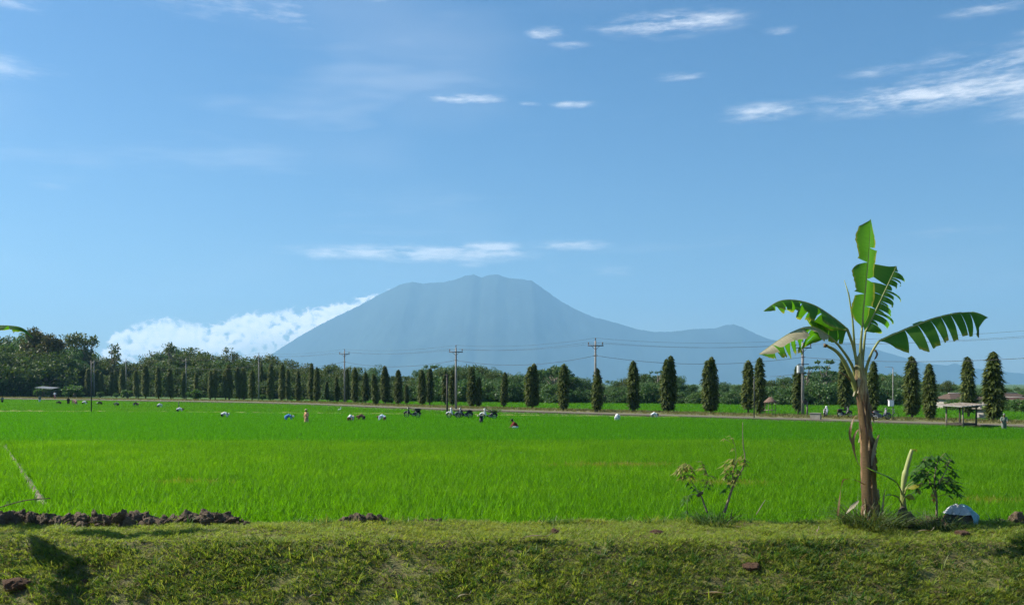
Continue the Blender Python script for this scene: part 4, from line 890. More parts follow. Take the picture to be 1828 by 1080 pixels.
lf = lambda pts, pet, w_, m_, sd, dr=(.15, .5), tears=(): banana_leaf(suc, 'leaf', pts, pet, m_, [dict(side=(.1, -1, .2), w=w_, droop=dr, tears=list(tears)), dict(side=(.1, 1, .2), w=w_, droop=dr, tears=list(tears))], sd, .012, n=30)
lf([sl(1601, 862, -.2), sl(1588, 852, -.3), sl(1568, 843, -.4), sl(1546, 833, -.5)], [sl(1611, 885), sl(1607, 872, -.1), sl(1601, 862, -.2)], .15, M_ban, 71)
lf([sl(1622, 865, .1), sl(1635, 857, .1), sl(1650, 850, 0), sl(1664, 845, -.1)], [sl(1612, 885), sl(1616, 874, .1), sl(1622, 865, .1)], .14, M_ban, 72)
lf([sl(1604, 888, -.2), sl(1597, 885, -.25), sl(1588, 883, -.3), sl(1578, 886, -.3)], [sl(1611, 905), sl(1608, 896, -.1), sl(1604, 888, -.2)], .09, M_ban_pale, 73, (-.1, .3))
lf([sl(1616, 886, -.15), sl(1624, 882, -.2), sl(1630, 885, -.25), sl(1634, 893, -.25)], [sl(1612, 900), sl(1614, 890, -.1), sl(1616, 886, -.15)], .14, M_ban_yel, 74, (.9, .5), (.4, .7))
lf([sl(1618, 872, -.1), sl(1628, 866, -.1), sl(1638, 864, -.1), sl(1646, 868, -.1)], [sl(1612, 890), sl(1618, 872, -.1)], .12, M_ban_yel, 75, (.6, .5), (.5,))

# ------------------------------------------------------------------ cassava and the sparse shrub
M_cassava = leafy('cassava_leaf', [(.060,.150,.028), (.090,.195,.040), (.038,.100,.022)], .45, rough=.5, spec=.2)
M_yellowing = leafy('yellowing_leaf', [(.26,.26,.05), (.18,.22,.05), (.34,.30,.08), (.12,.18,.04)], .45, (1.1, 1.1, .5))
M_orange = leafy('orange_leaf', [(.45,.20,.05), (.50,.30,.10), (.40,.15,.03)], .4, (1.1, .9, .5))
M_stalk = plain('cassava_stalk', (.20,.16,.11), .85, .35, 9, bump=.4)
def palmate(c, out, size, r, nl=7, droop=.6):
    """one hand-shaped leaf: leaflets fanned round the stalk end"""
    out = Vector(out); out.z = 0; out = out.normalized() if out.length > 1e-3 else Vector((1, 0, 0)); sd = Vector((-out.y, out.x, 0)); P = []; D = []; N = []; L = []
    for i in range(nl):
        a = (i / (nl - 1) - .5) * 3.9; d = out * math.cos(a) + sd * math.sin(a) + Vector((0, 0, -droop * r.uniform(.5, 1.3)))
        P.append(c); D.append(d); N.append(d.cross(Vector((0, 0, 1)))); L.append(size * (1 - .35 * abs(i / (nl - 1) - .5) * 2) * r.uniform(.85, 1.1))
    L = np.array(L); return leaf_cloud(np.array([tuple(p) for p in P]), np.array([tuple(d) for d in D]), np.array([tuple(q) for q in N]), L, L * .26, -.22)
def leaf_part(parent, name, parts, m): V, Q = join_np(parts); return link(name, np_mesh(name, V, Q, m), parent)
r = random.Random(5); DC = 20.25; CB = W(1668, 922, DC); CB.z = float(bank_z(CB.x, CB.y)); cl = lambda x, y, dy=0.0: W(x, y, DC + dy) - CB
cas = empty('cassava_plant', CB, 0, 'leafy green cassava with hand shaped leaves right of the sucker', 'cassava')
stems = [[cl(1672, 925), cl(1672, 890), cl(1668, 855), cl(1674, 825)], [cl(1672, 890), cl(1660, 860, .1), cl(1650, 838, .15), cl(1648, 822, .15)], [cl(1670, 870), cl(1684, 848, -.1), cl(1692, 832, -.1)]]
for i, s_ in enumerate(stems): k = MB(); k.tube(resample(s_, 10), [.028 - .0018 * j for j in range(11)] if i == 0 else [.018 - .001 * j for j in range(11)], 7); k.build('stem', M_stalk, cas)
spots = [(1648,822),(1640,830),(1658,815),(1674,812),(1684,815),(1668,825),(1690,828),(1700,836),(1650,838),(1636,842),(1662,840),(1678,838),(1694,850),(1706,846),(1655,852),(1670,850),(1684,858),(1698,862),(1645,860),(1690,872),(1702,872),(1680,868),(1640,850),(1664,862),(1708,860),(1652,828)]
spots = spots + [(x_ + r.uniform(-12, 12), y_ + r.uniform(-10, 12)) for x_, y_ in spots] + [(x_ + r.uniform(-9, 9), y_ + r.uniform(-8, 8)) for x_, y_ in spots[::2]]
for i, (x, y) in enumerate(spots):
    c = cl(x, y, r.uniform(-.25, .25)); s0 = min((p for s_ in stems for p in resample(s_, 8)), key=lambda p: (p - c).length + .15 * abs(p.z - c.z + .06))
    o = leaf_part(cas, 'leaf', [palmate(c, c - s0 + Vector((0, r.uniform(-.1, .1), 0)), r.uniform(.20, .30), r, 7, r.uniform(.4, 1.4))], M_cassava); k = MB(); k.tube([s0, s0.lerp(c, .5) + Vector((0, 0, .03)), c], .006, 5); k.build('leaf_stalk', M_stalk, o)
for (x, y, m_, nm) in [(1664, 880, M_orange, 'dead_leaf'), (1667, 887, M_orange, 'dead_leaf'), (1640, 872, M_yellowing, 'leaf')]:
    c = cl(x, y, -.2); o = leaf_part(cas, nm, [palmate(c, (0, -1, 0), .16, r, 6, 2.4)], m_); o['label'] = 'withered orange leaf hanging down' if m_ is M_orange else 'yellowed leaf'; k = MB(); k.tube([cl(1671, 868), cl((x + 1671) / 2, y - 12, -.1), c], .006, 5); k.build('leaf_stalk', M_stalk, o)
DY = 20.6; YB = W(1282, 915, DY); YB.z = float(bank_z(YB.x, YB.y)); yl = lambda x, y, dy=0.0: W(x, y, DY + dy) - YB
shr = empty('sparse_shrub', YB, 0, 'sparse yellowing shrub with bare forked stems left of the banana', 'shrub')
ys = [([yl(1293, 915), yl(1300, 893), yl(1306, 875), yl(1311, 862)], .034, .024), ([yl(1311, 862), yl(1319, 848), yl(1327, 834), yl(1330, 815), yl(1327, 798), yl(1326, 776), yl(1326, 753)], .020, .006), ([yl(1310, 862), yl(1308, 848), yl(1311, 835), yl(1316, 822)], .018, .010),
      ([yl(1313, 822), yl(1314, 810), yl(1311, 792)], .008, .004), ([yl(1263, 915), yl(1257, 900), yl(1252, 886), yl(1247, 880)], .024, .016), ([yl(1248, 882), yl(1240, 868), yl(1232, 855), yl(1226, 842)], .012, .006), ([yl(1250, 882), yl(1258, 872), yl(1262, 860), yl(1264, 850)], .009, .004), ([yl(1247, 884), yl(1238, 882), yl(1230, 884)], .008, .004)]
for p_, a_, b_ in ys: k = MB(); P_ = resample(p_, 12); k.tube(P_, [a_ + (b_ - a_) * j / 12 for j in range(13)], 7); k.build('stem', M_stalk, shr)
for (x, y) in [(1252, 880), (1309, 858), (1247, 884)]: k = MB(); k.ball(yl(x, y, -.02), (.05, .045, .04), 8, 6); k.build('knot', M_bark, shr)
for (x, y, sz, dr) in [(1225,832,.22,.5),(1215,838,.20,.9),(1230,828,.2,.3),(1248,835,.17,.2),(1256,828,.16,-.1),(1302,777,.13,.3),(1318,820,.2,.5),(1308,824,.22,.6),(1328,818,.16,.0),(1300,832,.18,.9),(1303,858,.18,.8),(1228,888,.17,1.2),(1262,858,.12,.5),(1240,872,.14,.6),(1222,850,.16,1.2),(1262,846,.1,.3),(1298,845,.14,.9)]:
  for x, y in ((x, y), (x + r.uniform(-14, 14), y + r.uniform(0, 24)), (x + r.uniform(-12, 12), y + r.uniform(-10, 10)), (x + r.uniform(-16, 16), y + r.uniform(-10, 16))):
    c = yl(x, y, r.uniform(-.12, .12)); s0 = min((p for s_ in ys for p in resample(s_[0], 8)), key=lambda p: (p - c).length)
    o = leaf_part(shr, 'leaf', [palmate(c, c - s0 + Vector((-.03, r.uniform(-.08, .02), 0)), sz * 1.15, r, r.choice([5, 6, 7]), dr + r.uniform(.2, 1.2))], M_yellowing if y < 860 else M_cassava); k = MB(); k.tube([s0, c], .005, 5); k.build('leaf_stalk', M_stalk, o)

# banana plant standing left of the frame: one leaf tip reaches into the picture, its leaves shade the bank
OB = Vector((-14.2, 19.7, 0)); OB.z = float(bank_z(OB.x, OB.y)) - .05
ob = empty('banana_plant', OB, 0, 'banana leaf reaching in from the left edge, its plant mostly out of view', 'banana plant')
k = MB(); k.tube(resample([(0, 0, -.2), (.05, 0, 1.2), (.1, 0, 2.6), (.15, .1, 3.4)], 20), [.24 - .006 * i for i in range(21)], 16); k.build('pseudostem', M_stem, ob)
def off_leaf(pts, w_, sd, tears=(.3, .5, .7)):
    pts = [Vector(p) for p in pts]; d = (pts[-1] - pts[0]); s = Vector((-d.y, d.x, 0)).normalized()
    banana_leaf(ob, 'leaf', pts, [Vector((.12, .05, 2.6)), Vector((.15, .05, 3.2)), pts[0]], M_ban, [dict(side=s, w=w_, droop=(.25, .7), tears=list(tears)), dict(side=-s, w=w_, droop=(.25, .7), tears=list(tears))], sd, .024)
tipL = W(60, 604, 20.3) - OB
off_leaf([(.5, .15, 3.9), (1.6, .3, 4.45), (2.9, .45, 4.55), tuple(tipL)], .30, 81, (.3, .45, .62, .8))
off_leaf([(-.3, .4, 3.8), (-.9, .8, 4.6), (-1.6, 1.2, 4.7), (-2.3, 1.6, 4.1)], .42, 82)
off_leaf([(.25, -.3, 3.7), (.7, -.9, 4.1), (.9, -1.6, 3.9), (1.0, -2.1, 3.2)], .42, 83)
off_leaf([(-.4, -.3, 3.7), (-1.2, -.7, 4.2), (-2.0, -1.0, 3.9)], .4, 84)
# ------------------------------------------------------------------ people
CL = {}
def cloth(name, col, var=.18):
    if name not in CL: CL[name] = plain('cloth_' + name, col, .9, var, 9, bump=.3)
    return CL[name]
M_skin = plain('skin', (.20,.11,.07), .6, .15, 8)
M_straw = plain('straw', (.50,.40,.24), .9, .3, 14, bump=.5)
M_hair = plain('hair_black', (.012,.010,.009), .6, .3, 20)
POSES = {
 'stand': dict(pel=(0,0,.86), che=(0,.01,1.18), nek=(0,0,1.36), hed=(0,.03,1.49), sh=(.17,0,1.32), el=(.25,-.03,1.08), ha=(.20,.14,.92), hip=(.09,0,.82), kn=(.10,.03,.46), an=(.10,-.02,.07)),
 'walk': dict(pel=(0,0,.86), che=(0,.05,1.18), nek=(0,.09,1.36), hed=(0,.13,1.48), sh=(.17,.06,1.31), el=(.24,.10,1.06), ha=(.20,.26,.96), hip=(.09,0,.82), kn=(.10,.08,.46), an=(.10,-.05,.07)),
 'stoop': dict(pel=(0,-.12,.84), che=(0,.20,1.00), nek=(0,.42,.97), hed=(0,.54,.91), sh=(.17,.36,.95), el=(.19,.42,.68), ha=(.11,.52,.42), hip=(.09,-.10,.80), kn=(.11,-.03,.45), an=(.12,-.06,.07)),
 'crouch': dict(pel=(0,-.12,.46), che=(0,.10,.74), nek=(0,.22,.90), hed=(0,.30,1.00), sh=(.18,.17,.85), el=(.26,.30,.62), ha=(.14,.48,.50), hip=(.10,-.10,.44), kn=(.16,.26,.50), an=(.13,.02,.07))}
def person(px, fy, yaw, pose, label, shirt, trousers, hat=None, z=0.0, skirt=False, extra=None, s=1.0):
    """feet at pixel row fy on the field; facing local +Y turned by yaw"""
    p = G(px, fy - (3 if pose == 'stoop' and fy > 735 else 0), z); p.z -= .30 if pose == 'stoop' else (.18 if z == 0 else 0); P = {k: Vector(v) for k, v in POSES[pose].items()}
    e = empty('person', p, yaw, label, 'person', None, s)
    mir = lambda v, sx: Vector((v.x * sx, v.y, v.z))
    def grow(name, m, vox, fill, par=e):
        mb = MB(); fill(mb); o = mb.build(name, m, par); r_ = o.modifiers.new('continuous', 'REMESH'); r_.mode = 'VOXEL'; r_.voxel_size = vox; r_.use_smooth_shade = True; return o
    def body(mb):
        mb.tube([P['pel'] - Vector((0, 0, .06)), P['pel'].lerp(P['che'], .45), P['che'], P['nek'], P['hed']], [.135, .118, .135, .065, .055], 12)
        hd = (P['hed'] - P['nek']).normalized(); c = P['hed'] + hd * .05
        mb.ball(c, (.078, .095, .112), 12, 9); fw = Vector((0, 1, 0)) if pose in ('stand', 'walk', 'crouch') else Vector((0, .35, -1)).normalized()
        mb.tube([c + fw * .07 + hd * .02, c + fw * .118 - hd * .02], [.014, .020], 6)
        for sx in (-1, 1):
            mb.ball(c + Vector((sx * .080, -.005, 0)), (.012, .024, .032), 6, 5)
            sh, el, ha = mir(P['sh'], sx), mir(P['el'], sx), mir(P['ha'], sx); mb.tube([P['che'].lerp(P['nek'], .6), sh, sh.lerp(el, .5), el, el.lerp(ha, .5), ha], [.08, .062, .050, .042, .038, .027], 10)
            d = (ha - el).normalized(); sd = d.cross(Vector((sx, 0, 0)));  sd = sd.normalized() if sd.length > .01 else Vector((0, 1, 0))
            palm = ha + d * .055; mb.tube([ha, palm, ha + d * .085], [.028, .040, .034], 8, flat=.6)
            for q in range(4):
                b0 = ha + d * .08 + sd * (q - 1.5) * .020; ln = (.062, .074, .070, .052)[q]; mb.tube([b0, b0 + d * ln * .55, b0 + d * ln * .9 - Vector((sx * .02, 0, 0))], [.0105, .0095, .007], 6)
            mb.tube([ha + d * .03 + sd * -.03, ha + d * .055 + sd * -.055, ha + d * .085 + sd * -.058], [.013, .011, .008], 6)
            hp, kn, an = mir(P['hip'], sx), mir(P['kn'], sx), mir(P['an'], sx)
            if pose == 'walk': kn = kn + Vector((0, .12 * sx, .02)); an = an + Vector((0, .20 * sx, 0))
            mb.tube([P['pel'], hp, hp.lerp(kn, .5), kn, kn.lerp(an, .4), an], [.11, .098, .080, .058, .055, .036], 10); mb.tube([an + Vector((0, -.05, -.03)), an + Vector((0, .07, -.035)), an + Vector((0, .17, -.05))], [.036, .040, .026], 8)
    b = grow('body', M_skin, .014, body)
    def shirt_f(mb):
        mb.tube([P['pel'] + (P['che'] - P['pel']) * -.08, P['pel'].lerp(P['che'], .45), P['che'], P['che'].lerp(P['nek'], .75)], [.160, .150, .165, .095], 14)
        for sx in (-1, 1): sh, el = mir(P['sh'], sx), mir(P['el'], sx); mb.tube([P['che'].lerp(P['nek'], .55), sh, sh.lerp(el, .55), el.lerp(mir(P['ha'], sx), .5)], [.10, .086, .072, .056], 10)
    grow('shirt', shirt, .016, shirt_f, b)
    def tro(mb):
        if skirt: mb.tube([P['pel'] + Vector((0, 0, .08)), P['pel'] - Vector((0, 0, .08)), Vector((0, 0, .5)), Vector((0, 0, .16))], [.155, .19, .215, .225], 14)
        else:
            for sx in (-1, 1):
                hp, kn, an = mir(P['hip'], sx), mir(P['kn'], sx), mir(P['an'], sx)
                if pose == 'walk': kn = kn + Vector((0, .12 * sx, .02)); an = an + Vector((0, .20 * sx, 0))
                mb.tube([P['pel'] + (P['che'] - P['pel']) * .12, hp, hp.lerp(kn, .5), kn, kn.lerp(an, .55)], [.145, .128, .105, .082, .074], 10)
    grow('skirt' if skirt else 'trousers', trousers, .016, tro, b)
    hd = (P['hed'] - P['nek']).normalized(); c = P['hed'] + hd * .06; q = Vector((0, 0, 1)).rotation_difference(hd).to_matrix() if pose == 'stoop' else Matrix.Identity(3)
    if hat == 'cone':
        m = MB(); n_ = 18; m.v = [tuple(c + q @ Vector((0, 0, .20)))] + [tuple(c + q @ Vector((.24 * math.cos(2 * math.pi * i / n_), .24 * math.sin(2 * math.pi * i / n_), .03))) for i in range(n_)] + [tuple(c + q @ Vector((0, 0, .16)))]
        m.f = [(0, 1 + i, 1 + (i + 1) % n_) for i in range(n_)] + [(n_ + 1, 1 + (i + 1) % n_, 1 + i) for i in range(n_)]; m.build('hat', M_straw, b)
    elif hat == 'brim':
        m = MB(); m.tube([c + q @ Vector((0, 0, .02)), c + q @ Vector((0, 0, .035))], [.19, .185], 16); m.tube([c + q @ Vector((0, 0, .03)), c + q @ Vector((0, 0, .11)), c + q @ Vector((0, 0, .145))], [.105, .095, .05], 14); m.build('hat', M_straw, b)
    elif hat: m = MB(); m.ball(c + q @ Vector((0, -.012, .012)), (.094, .108, .118), 12, 8); m.build('headscarf' if hat is not M_hair else 'hair', hat, b)
    return e
wht = cloth('white', (.72,.72,.72)); blu = cloth('blue', (.10,.24,.52)); dk = cloth('dark', (.025,.025,.03)); tan = cloth('tan', (.48,.30,.16)); brn = cloth('brown', (.13,.07,.04)); pink = cloth('pink', (.42,.20,.19)); red = cloth('dark_red', (.20,.03,.025)); gry = cloth('grey_green', (.14,.17,.14)); lgt = cloth('pale_blue', (.50,.62,.72)); blk = cloth('black', (.015,.015,.017)); org = cloth('orange', (.58,.32,.17))
person(512, 757, R(-80), 'stoop', 'stooping farmer in blue shirt and white scarf, left of the standing orange figure', blu, blu, wht)
person(547, 759, R(150), 'stand', 'standing farmer in orange and tan long clothes with straw hat', org, tan, 'brim', skirt=True)
person(624, 759, R(-15), 'stoop', 'stooping farmer in pale clothes, back to camera, left of two dark ones', wht, brn, 'cone')
person(648, 757, R(80), 'stoop', 'stooping farmer in brown and black, middle of the three stooping ones', brn, blk, brn)
person(685, 758, R(75), 'stoop', 'stooping farmer in pale blue shirt, rightmost of the three stooping ones', lgt, brn, brn)
person(398, 752, R(-85), 'stoop', 'stooping farmer in white alone in the paddy left of the blue one', wht, dk, wht)
person(318, 742, R(-60), 'stoop', 'stooping farmer in white beside the slender stake', wht, dk, brn)
person(283, 730, R(-30), 'stoop', 'small stooping farmer in white farther off at left', wht, gry, wht)
person(921, 769, R(100), 'crouch', 'crouching farmer in dark red in front of the loaded motorbike', red, lgt, M_hair)
person(1101, 757, R(-20), 'stoop', 'stooping farmer in white, left one of two below the columnar trees', wht, wht, M_hair)
person(1165, 753, R(-70), 'stoop', 'smaller stooping farmer in white, right one of two', wht, gry, M_hair)
person(1792, 771, R(160), 'walk', 'farmer in grey green walking beside the rightmost columnar tree', gry, gry, gry)
person(122, 724, R(10), 'stand', 'upright farmer in black at far left before the road', blk, blk, M_hair)
person(135, 724, R(70), 'stoop', 'bending farmer in pink right of the black clad one', pink, pink, brn, s=1.15)
person(107, 724, R(80), 'stoop', 'stooping farmer in black left of the upright black clad one', blk, blk, blk)
person(149, 724, R(-85), 'stoop', 'stooping farmer in white right of the one in pink', wht, dk, dk)
person(180, 725, R(85), 'stoop', 'stooping dark clad farmer right of the tall dark post', dk, dk, wht)
person(210, 727, R(85), 'stoop', 'tiny stooping dark farmer, second right of the tall dark post', gry, dk, dk)
person(240, 727, R(-85), 'stoop', 'tiny stooping dark farmer, third right of the tall dark post', dk, gry, 'cone')
person(4, 721, R(40), 'walk', 'dark clad farmer at the very left edge by the road', gry, dk, M_hair)
person(71, 719, R(200), 'stand', 'grey clad figure standing on the road below the small clipped tree', gry, lgt, M_hair)
person(98, 712, R(180), 'stand', 'figure in white standing by the shed at left', wht, pink, M_hair, .42)

# ------------------------------------------------------------------ motorbikes
M_rubber = plain('rubber', (.018,.018,.018), .8, .2, 9)
M_rim = plain('rim_metal', (.40,.40,.42), .35, .15, 8, metal=.7)
M_black = plain('black_plastic', (.014,.014,.016), .45, .2, 6)
M_bike_white = plain('white_paint', (.70,.70,.70), .35, .06, 3)
M_bike_grey = plain('grey_paint', (.14,.145,.16), .4, .1, 3)
M_bike_red = plain('red_paint', (.25,.03,.03), .4, .1, 3)
M_lamp = plain('lamp_glass', (.75,.75,.70), .15, .05, 3)
M_seat = plain('seat_vinyl', (.02,.02,.022), .6, .2, 8)
def wheel(e, x, r0=.285):
    m = MB(); m.torus((x, 0, r0), r0 - .045, .045, 'Y', 24, 8); w = m.build('wheel', M_rubber, e)
    m = MB(); m.torus((x, 0, r0), r0 - .085, .016, 'Y', 20, 6); m.tube([(x, -.06, r0), (x, .06, r0)], .045, 8)
    for i in range(7): a = i * 2 * math.pi / 7; m.tube([(x, 0, r0), (x + (r0 - .09) * math.cos(a), 0, r0 + (r0 - .09) * math.sin(a))], .011, 4)
    m.build('rim', M_rim, w)
def motorbike(loc, rz, label, paint, kind='cub', load=None):
    e = empty('motorbike', loc, rz, label, 'motorbike'); wheel(e, .62); wheel(e, -.60)
    m = MB(); m.tube([(.36, 0, .92), (.44, 0, .74), (.55, 0, .45), (.62, 0, .285)], [.035, .035, .03, .03], 8)
    for y in (-.075, .075): m.tube([(.50, y, .60), (.62, y, .285)], .022, 7)
    m.build('fork', M_rim, e)
    m = MB(); n_ = 10
    m.tube([(.62 + .33 * math.cos(a), 0, .285 + .33 * math.sin(a)) for a in [R(25 + 14 * i) for i in range(n_)]], [.05] * n_, 8, flat=1.5); m.build('front_fender', paint, e)
    m = MB(); m.tube([(.40, 0, .95), (.41, 0, .80), (.36, 0, .60), (.24, 0, .40), (.16, 0, .32)], [.10, .17, .19, .16, .10], 10, flat=.45); sh = m.build('leg_shield', paint, e)
    m = MB(); m.tube([(.24, 0, .36), (0, 0, .32), (-.22, 0, .40), (-.45, 0, .58), (-.72, 0, .70), (-.86, 0, .72)], [.07, .10, .15, .15, .11, .05], 10, flat=1.0); m.build('body_shell', paint if kind == 'cub' else M_black, e)
    m = MB(); m.tube([(.0, 0, .40), (-.12, 0, .27), (-.34, 0, .26)], [.10, .13, .09], 8); m.build('engine', M_rim, e)
    m = MB(); m.tube([(.10, 0, .68), (-.05, 0, .74), (-.30, 0, .76), (-.55, 0, .80), (-.78, 0, .80)], [.05, .10, .13, .13, .07], 10, flat=.55); m.build('seat', M_seat, e)
    m = MB(); m.tube([(.26, -.34, .98), (.33, -.22, 1.00), (.37, 0, .98), (.33, .22, 1.00), (.26, .34, .98)], .017, 7); hb_ = m.build('handlebar', M_black, e)
    for y in (-.30, .30):
        m = MB(); m.tube([(.31, y * .75, 1.0), (.33, y, 1.16)], .008, 5); m.ball((.33, y * 1.05, 1.19), (.02, .07, .045), 8, 6); m.build('mirror', M_black, hb_)
        m = MB(); m.tube([(.26, y * 1.13, .98), (.20, y * 1.30, .975)], .022, 7); m.build('grip', M_rubber, hb_)
    m = MB(); m.ball((.46, 0, .97), (.07, .10, .085), 10, 8); hl = m.build('headlight', M_lamp, e)
    m = MB(); m.ball((.40, 0, .99), (.10, .13, .10), 10, 8); m.build('cowl', paint, e)
    m = MB(); m.tube([(-.15, -.14, .26), (-.5, -.16, .28), (-.9, -.17, .36)], [.03, .05, .05], 8); m.build('exhaust', M_rim, e)
    m = MB(); m.tube([(-.60 + .33 * math.cos(a), 0, .285 + .33 * math.sin(a)) for a in [R(60 + 13 * i) for i in range(9)]], [.05] * 9, 8, flat=1.4); m.build('rear_fender', M_black, e)
    m = MB(); m.ball((-.88, 0, .70), (.04, .07, .04), 8, 6); m.build('tail_light', M_bike_red, e)
    for y in (-.12, .12): m = MB(); m.tube([(-.3, y, .45), (-.60, y * 1.05, .285)], .018, 6); m.tube([(-.40, y, .62), (-.58, y * 1.05, .30)], .022, 6); m.build('shock', M_rim, e)
    m = MB(); m.tube([(-.05, .05, .25), (-.02, .20, .02)], .012, 5); m.build('kickstand', M_black, e)
    if kind == 'box': m = MB(); m.box((-.62, 0, .90), (.55, .5, .10)); m.box((-.62, 0, .80), (.5, .44, .12)); m.build('luggage_rack', M_black, e, smooth=False)
    return e
bz = .24
def bike_at(px, py, z=bz): return G(px, py, z)
motorbike(bike_at(736, 745), R(172), 'lone dark motorbike with rear rack parked on the bund', M_black, 'box')
motorbike(bike_at(812, 746), R(170), 'white fronted motorbike of the pair, nearest the thick dark post', M_bike_white, 'dark')
motorbike(bike_at(829, 746) + Vector((.0, -.5, 0)), R(188), 'grey black motorbike of the pair, right one', M_bike_grey, 'dark')
mb3 = bike_at(872, 748); motorbike(mb3, R(165), 'white fendered motorbike carrying a green bundle', M_bike_white, 'dark')
m_ = tuft_mesh('fodder', M_weed, 160, .7, .36, .03, 3, .9, 1.2, 700); o = link('grass_bundle', m_, None, mb3 + Vector((.62, .1, .62))); tag(o, 'green bundle of cut grass loaded on the white fendered motorbike', 'grass bundle')
for (x, y, rz, pt, lab) in [(1474, 744, 62, M_bike_white, 'white and black motorbike on the verge behind the concrete block'), (1508, 745, 20, M_black, 'dark motorbike under the columnar tree left of the banana stem'), (1574, 749, 8, M_bike_grey, 'grey motorbike parked under the columnar tree right of the banana stem')]:
    motorbike(G(x, y, .46), R(rz), lab, pt)
def bicycle(loc, rz, label):
    e = empty('bicycle', loc, rz, label, 'bicycle')
    for x in (-.52, .52):
        m = MB(); m.torus((x, 0, .33), .315, .02, 'Y', 24, 6); w = m.build('wheel', M_rubber, e); m = MB()
        for i in range(12): a = i * math.pi / 6; m.tube([(x, 0, .33), (x + .31 * math.cos(a), 0, .33 + .31 * math.sin(a))], .003, 3)
        m.build('spoke', M_rim, w)
    m = MB(); [m.tube([a, b], .016, 6) for a, b in (((-.52,0,.33),(-.08,0,.28)), ((-.08,0,.28),(-.20,0,.80)), ((-.52,0,.33),(-.18,0,.72)), ((-.18,0,.72),(.36,0,.74)), ((-.08,0,.28),(.38,0,.66)), ((.34,0,.85),(.52,0,.33)))]; m.build('frame', M_bike_grey, e)
    m = MB(); m.tube([(-.34, 0, .86), (-.2, 0, .86), (-.08, 0, .85)], [.09, .07, .03], 8, flat=.4); m.build('saddle', M_seat, e)
    m = MB(); m.tube([(.22, -.27, .97), (.34, -.1, .98), (.34, .1, .98), (.22, .27, .97)], .013, 6); m.tube([(.34, 0, .85), (.34, 0, .98)], .014, 6); m.build('handlebar', M_rim, e)
bicycle(G(1590, 749, .46), R(12), 'bicycle standing right of the motorbike beside the banana stem')

# ------------------------------------------------------------------ field shelter, small buildings, markers
M_plank = plain('weathered_wood', (.20,.165,.13), .9, .35, 6, bump=.5)
M_plank_d = plain('dark_wood', (.06,.05,.042), .9, .35, 6, bump=.4)
M_sheet = plain('grey_roof_sheet', (.34,.33,.32), .75, .3, 2, bump=.3)
hp = G(1716, 767, 0); hut = empty('field_shelter', hp, R(24), 'open wooden field shelter with flat roof at right edge of the paddy', 'shelter'); hs = .78
for sx in (-1, 1):
    for sy in (-1, 1): m = MB(); m.tube([(sx * hs, sy * hs, -.3), (sx * hs * 1.01, sy * hs, 1.95)], [.075, .065], 8); m.build('post', M_plank if sx < 0 else M_plank_d, hut)
for sy in (-1, 1): m = MB(); m.box((0, sy * hs, .46), (2 * hs, .09, .12)); m.build('rail', M_plank_d, hut, smooth=False)
for sx in (-1, 1): m = MB(); m.box((sx * hs * 1.06, 0, .50), (.09, 2 * hs, .12)); m.build('rail', M_plank_d, hut, smooth=False)
for i in range(7): m = MB(); m.box((0, -.72 + i * .24, .545 + .008 * (i % 2)), (2 * hs * 1.05, .20, .035)); m.build('seat_plank', M_plank_d, hut, smooth=False)
for sy in (-1, 1): m = MB(); m.box((0, sy * .80, 1.97), (2.3, .08, .10)); m.build('beam', M_plank_d, hut, smooth=False)
rf = MB(); rf.box((0, 0, 2.06), (2.9, 2.5, .05), rot=Euler((R(2), R(-3), 0))); ro = rf.build('roof', M_sheet, hut, smooth=False)
for i in range(6): m = MB(); m.box((-1.25 + i * .5, 0, 2.105 + (-1.25 + i * .5) * .052), (.07, 2.55, .035), rot=Euler((R(2), R(-3), 0))); m.build('roof_batten', M_plank, ro, smooth=False)
M_wall = plain('white_wall', (.30,.28,.25), .9, .2, 2, bump=.3)
M_tile = plain('red_tile', (.075,.042,.034), .9, .35, 4, bump=.5)
M_tile_b = plain('brown_tile', (.08,.055,.042), .9, .35, 4, bump=.5)
M_dark_open = plain('dark_glass', (.02,.022,.025), .3, .2, 3)
def house(px, d, by_z, wid, dep, wall_h, roof_h, rz, tile, label, wallm=None):
    e = empty('house', ((px - CX) / F * d, d, by_z), R(rz), label, 'house'); x, y = wid / 2, dep / 2
    m = MB(); m.box((0, 0, wall_h / 2), (wid, dep, wall_h)); w = m.build('wall', wallm or M_wall, e, smooth=False)
    m = MB(); ov = .45; m.add([(-x - ov, -y - ov, wall_h - .05), (x + ov, -y - ov, wall_h - .05), (x + ov, y + ov, wall_h - .05), (-x - ov, y + ov, wall_h - .05), (-x * .7, 0, wall_h + roof_h), (x * .7, 0, wall_h + roof_h)], [(0, 1, 5, 4), (2, 3, 4, 5), (1, 2, 5), (3, 0, 4), (3, 2, 1, 0)]); r_ = m.build('roof', tile, e, smooth=False)
    m = MB(); m.tube([(-x * .72, 0, wall_h + roof_h), (x * .72, 0, wall_h + roof_h)], .10, 6); m.build('ridge_cap', M_wall, r_)
    for i in range(max(2, int(wid // 2.2))):
        cx_ = -x + wid * (i + .5) / max(2, int(wid // 2.2)); m = MB(); m.box((cx_, -y - .02, wall_h * .52), (.9, .06, 1.1)); f = m.build('window', M_plank, e, smooth=False); m = MB(); m.box((cx_, -y - .06, wall_h * .52), (.74, .02, .94)); m.build('pane', M_dark_open, f, smooth=False)
    m = MB(); m.box((x * .55, -y - .03, 1.0), (.95, .07, 2.0)); m.build('door', M_plank_d, e, smooth=False)
house(1795, 138, 0, 5.5, 4.5, 1.5, .85, 8, M_tile_b, 'brown roofed house right of the tallest columnar tree'); house(1822, 128, 0, 6.0, 4.5, 1.1, .75, -4, M_tile, 'red roofed house at the right edge'); house(1712, 132, 0, 4.6, 4, 1.6, .8, 5, M_tile_b, 'low brown roofed house behind the field shelter')
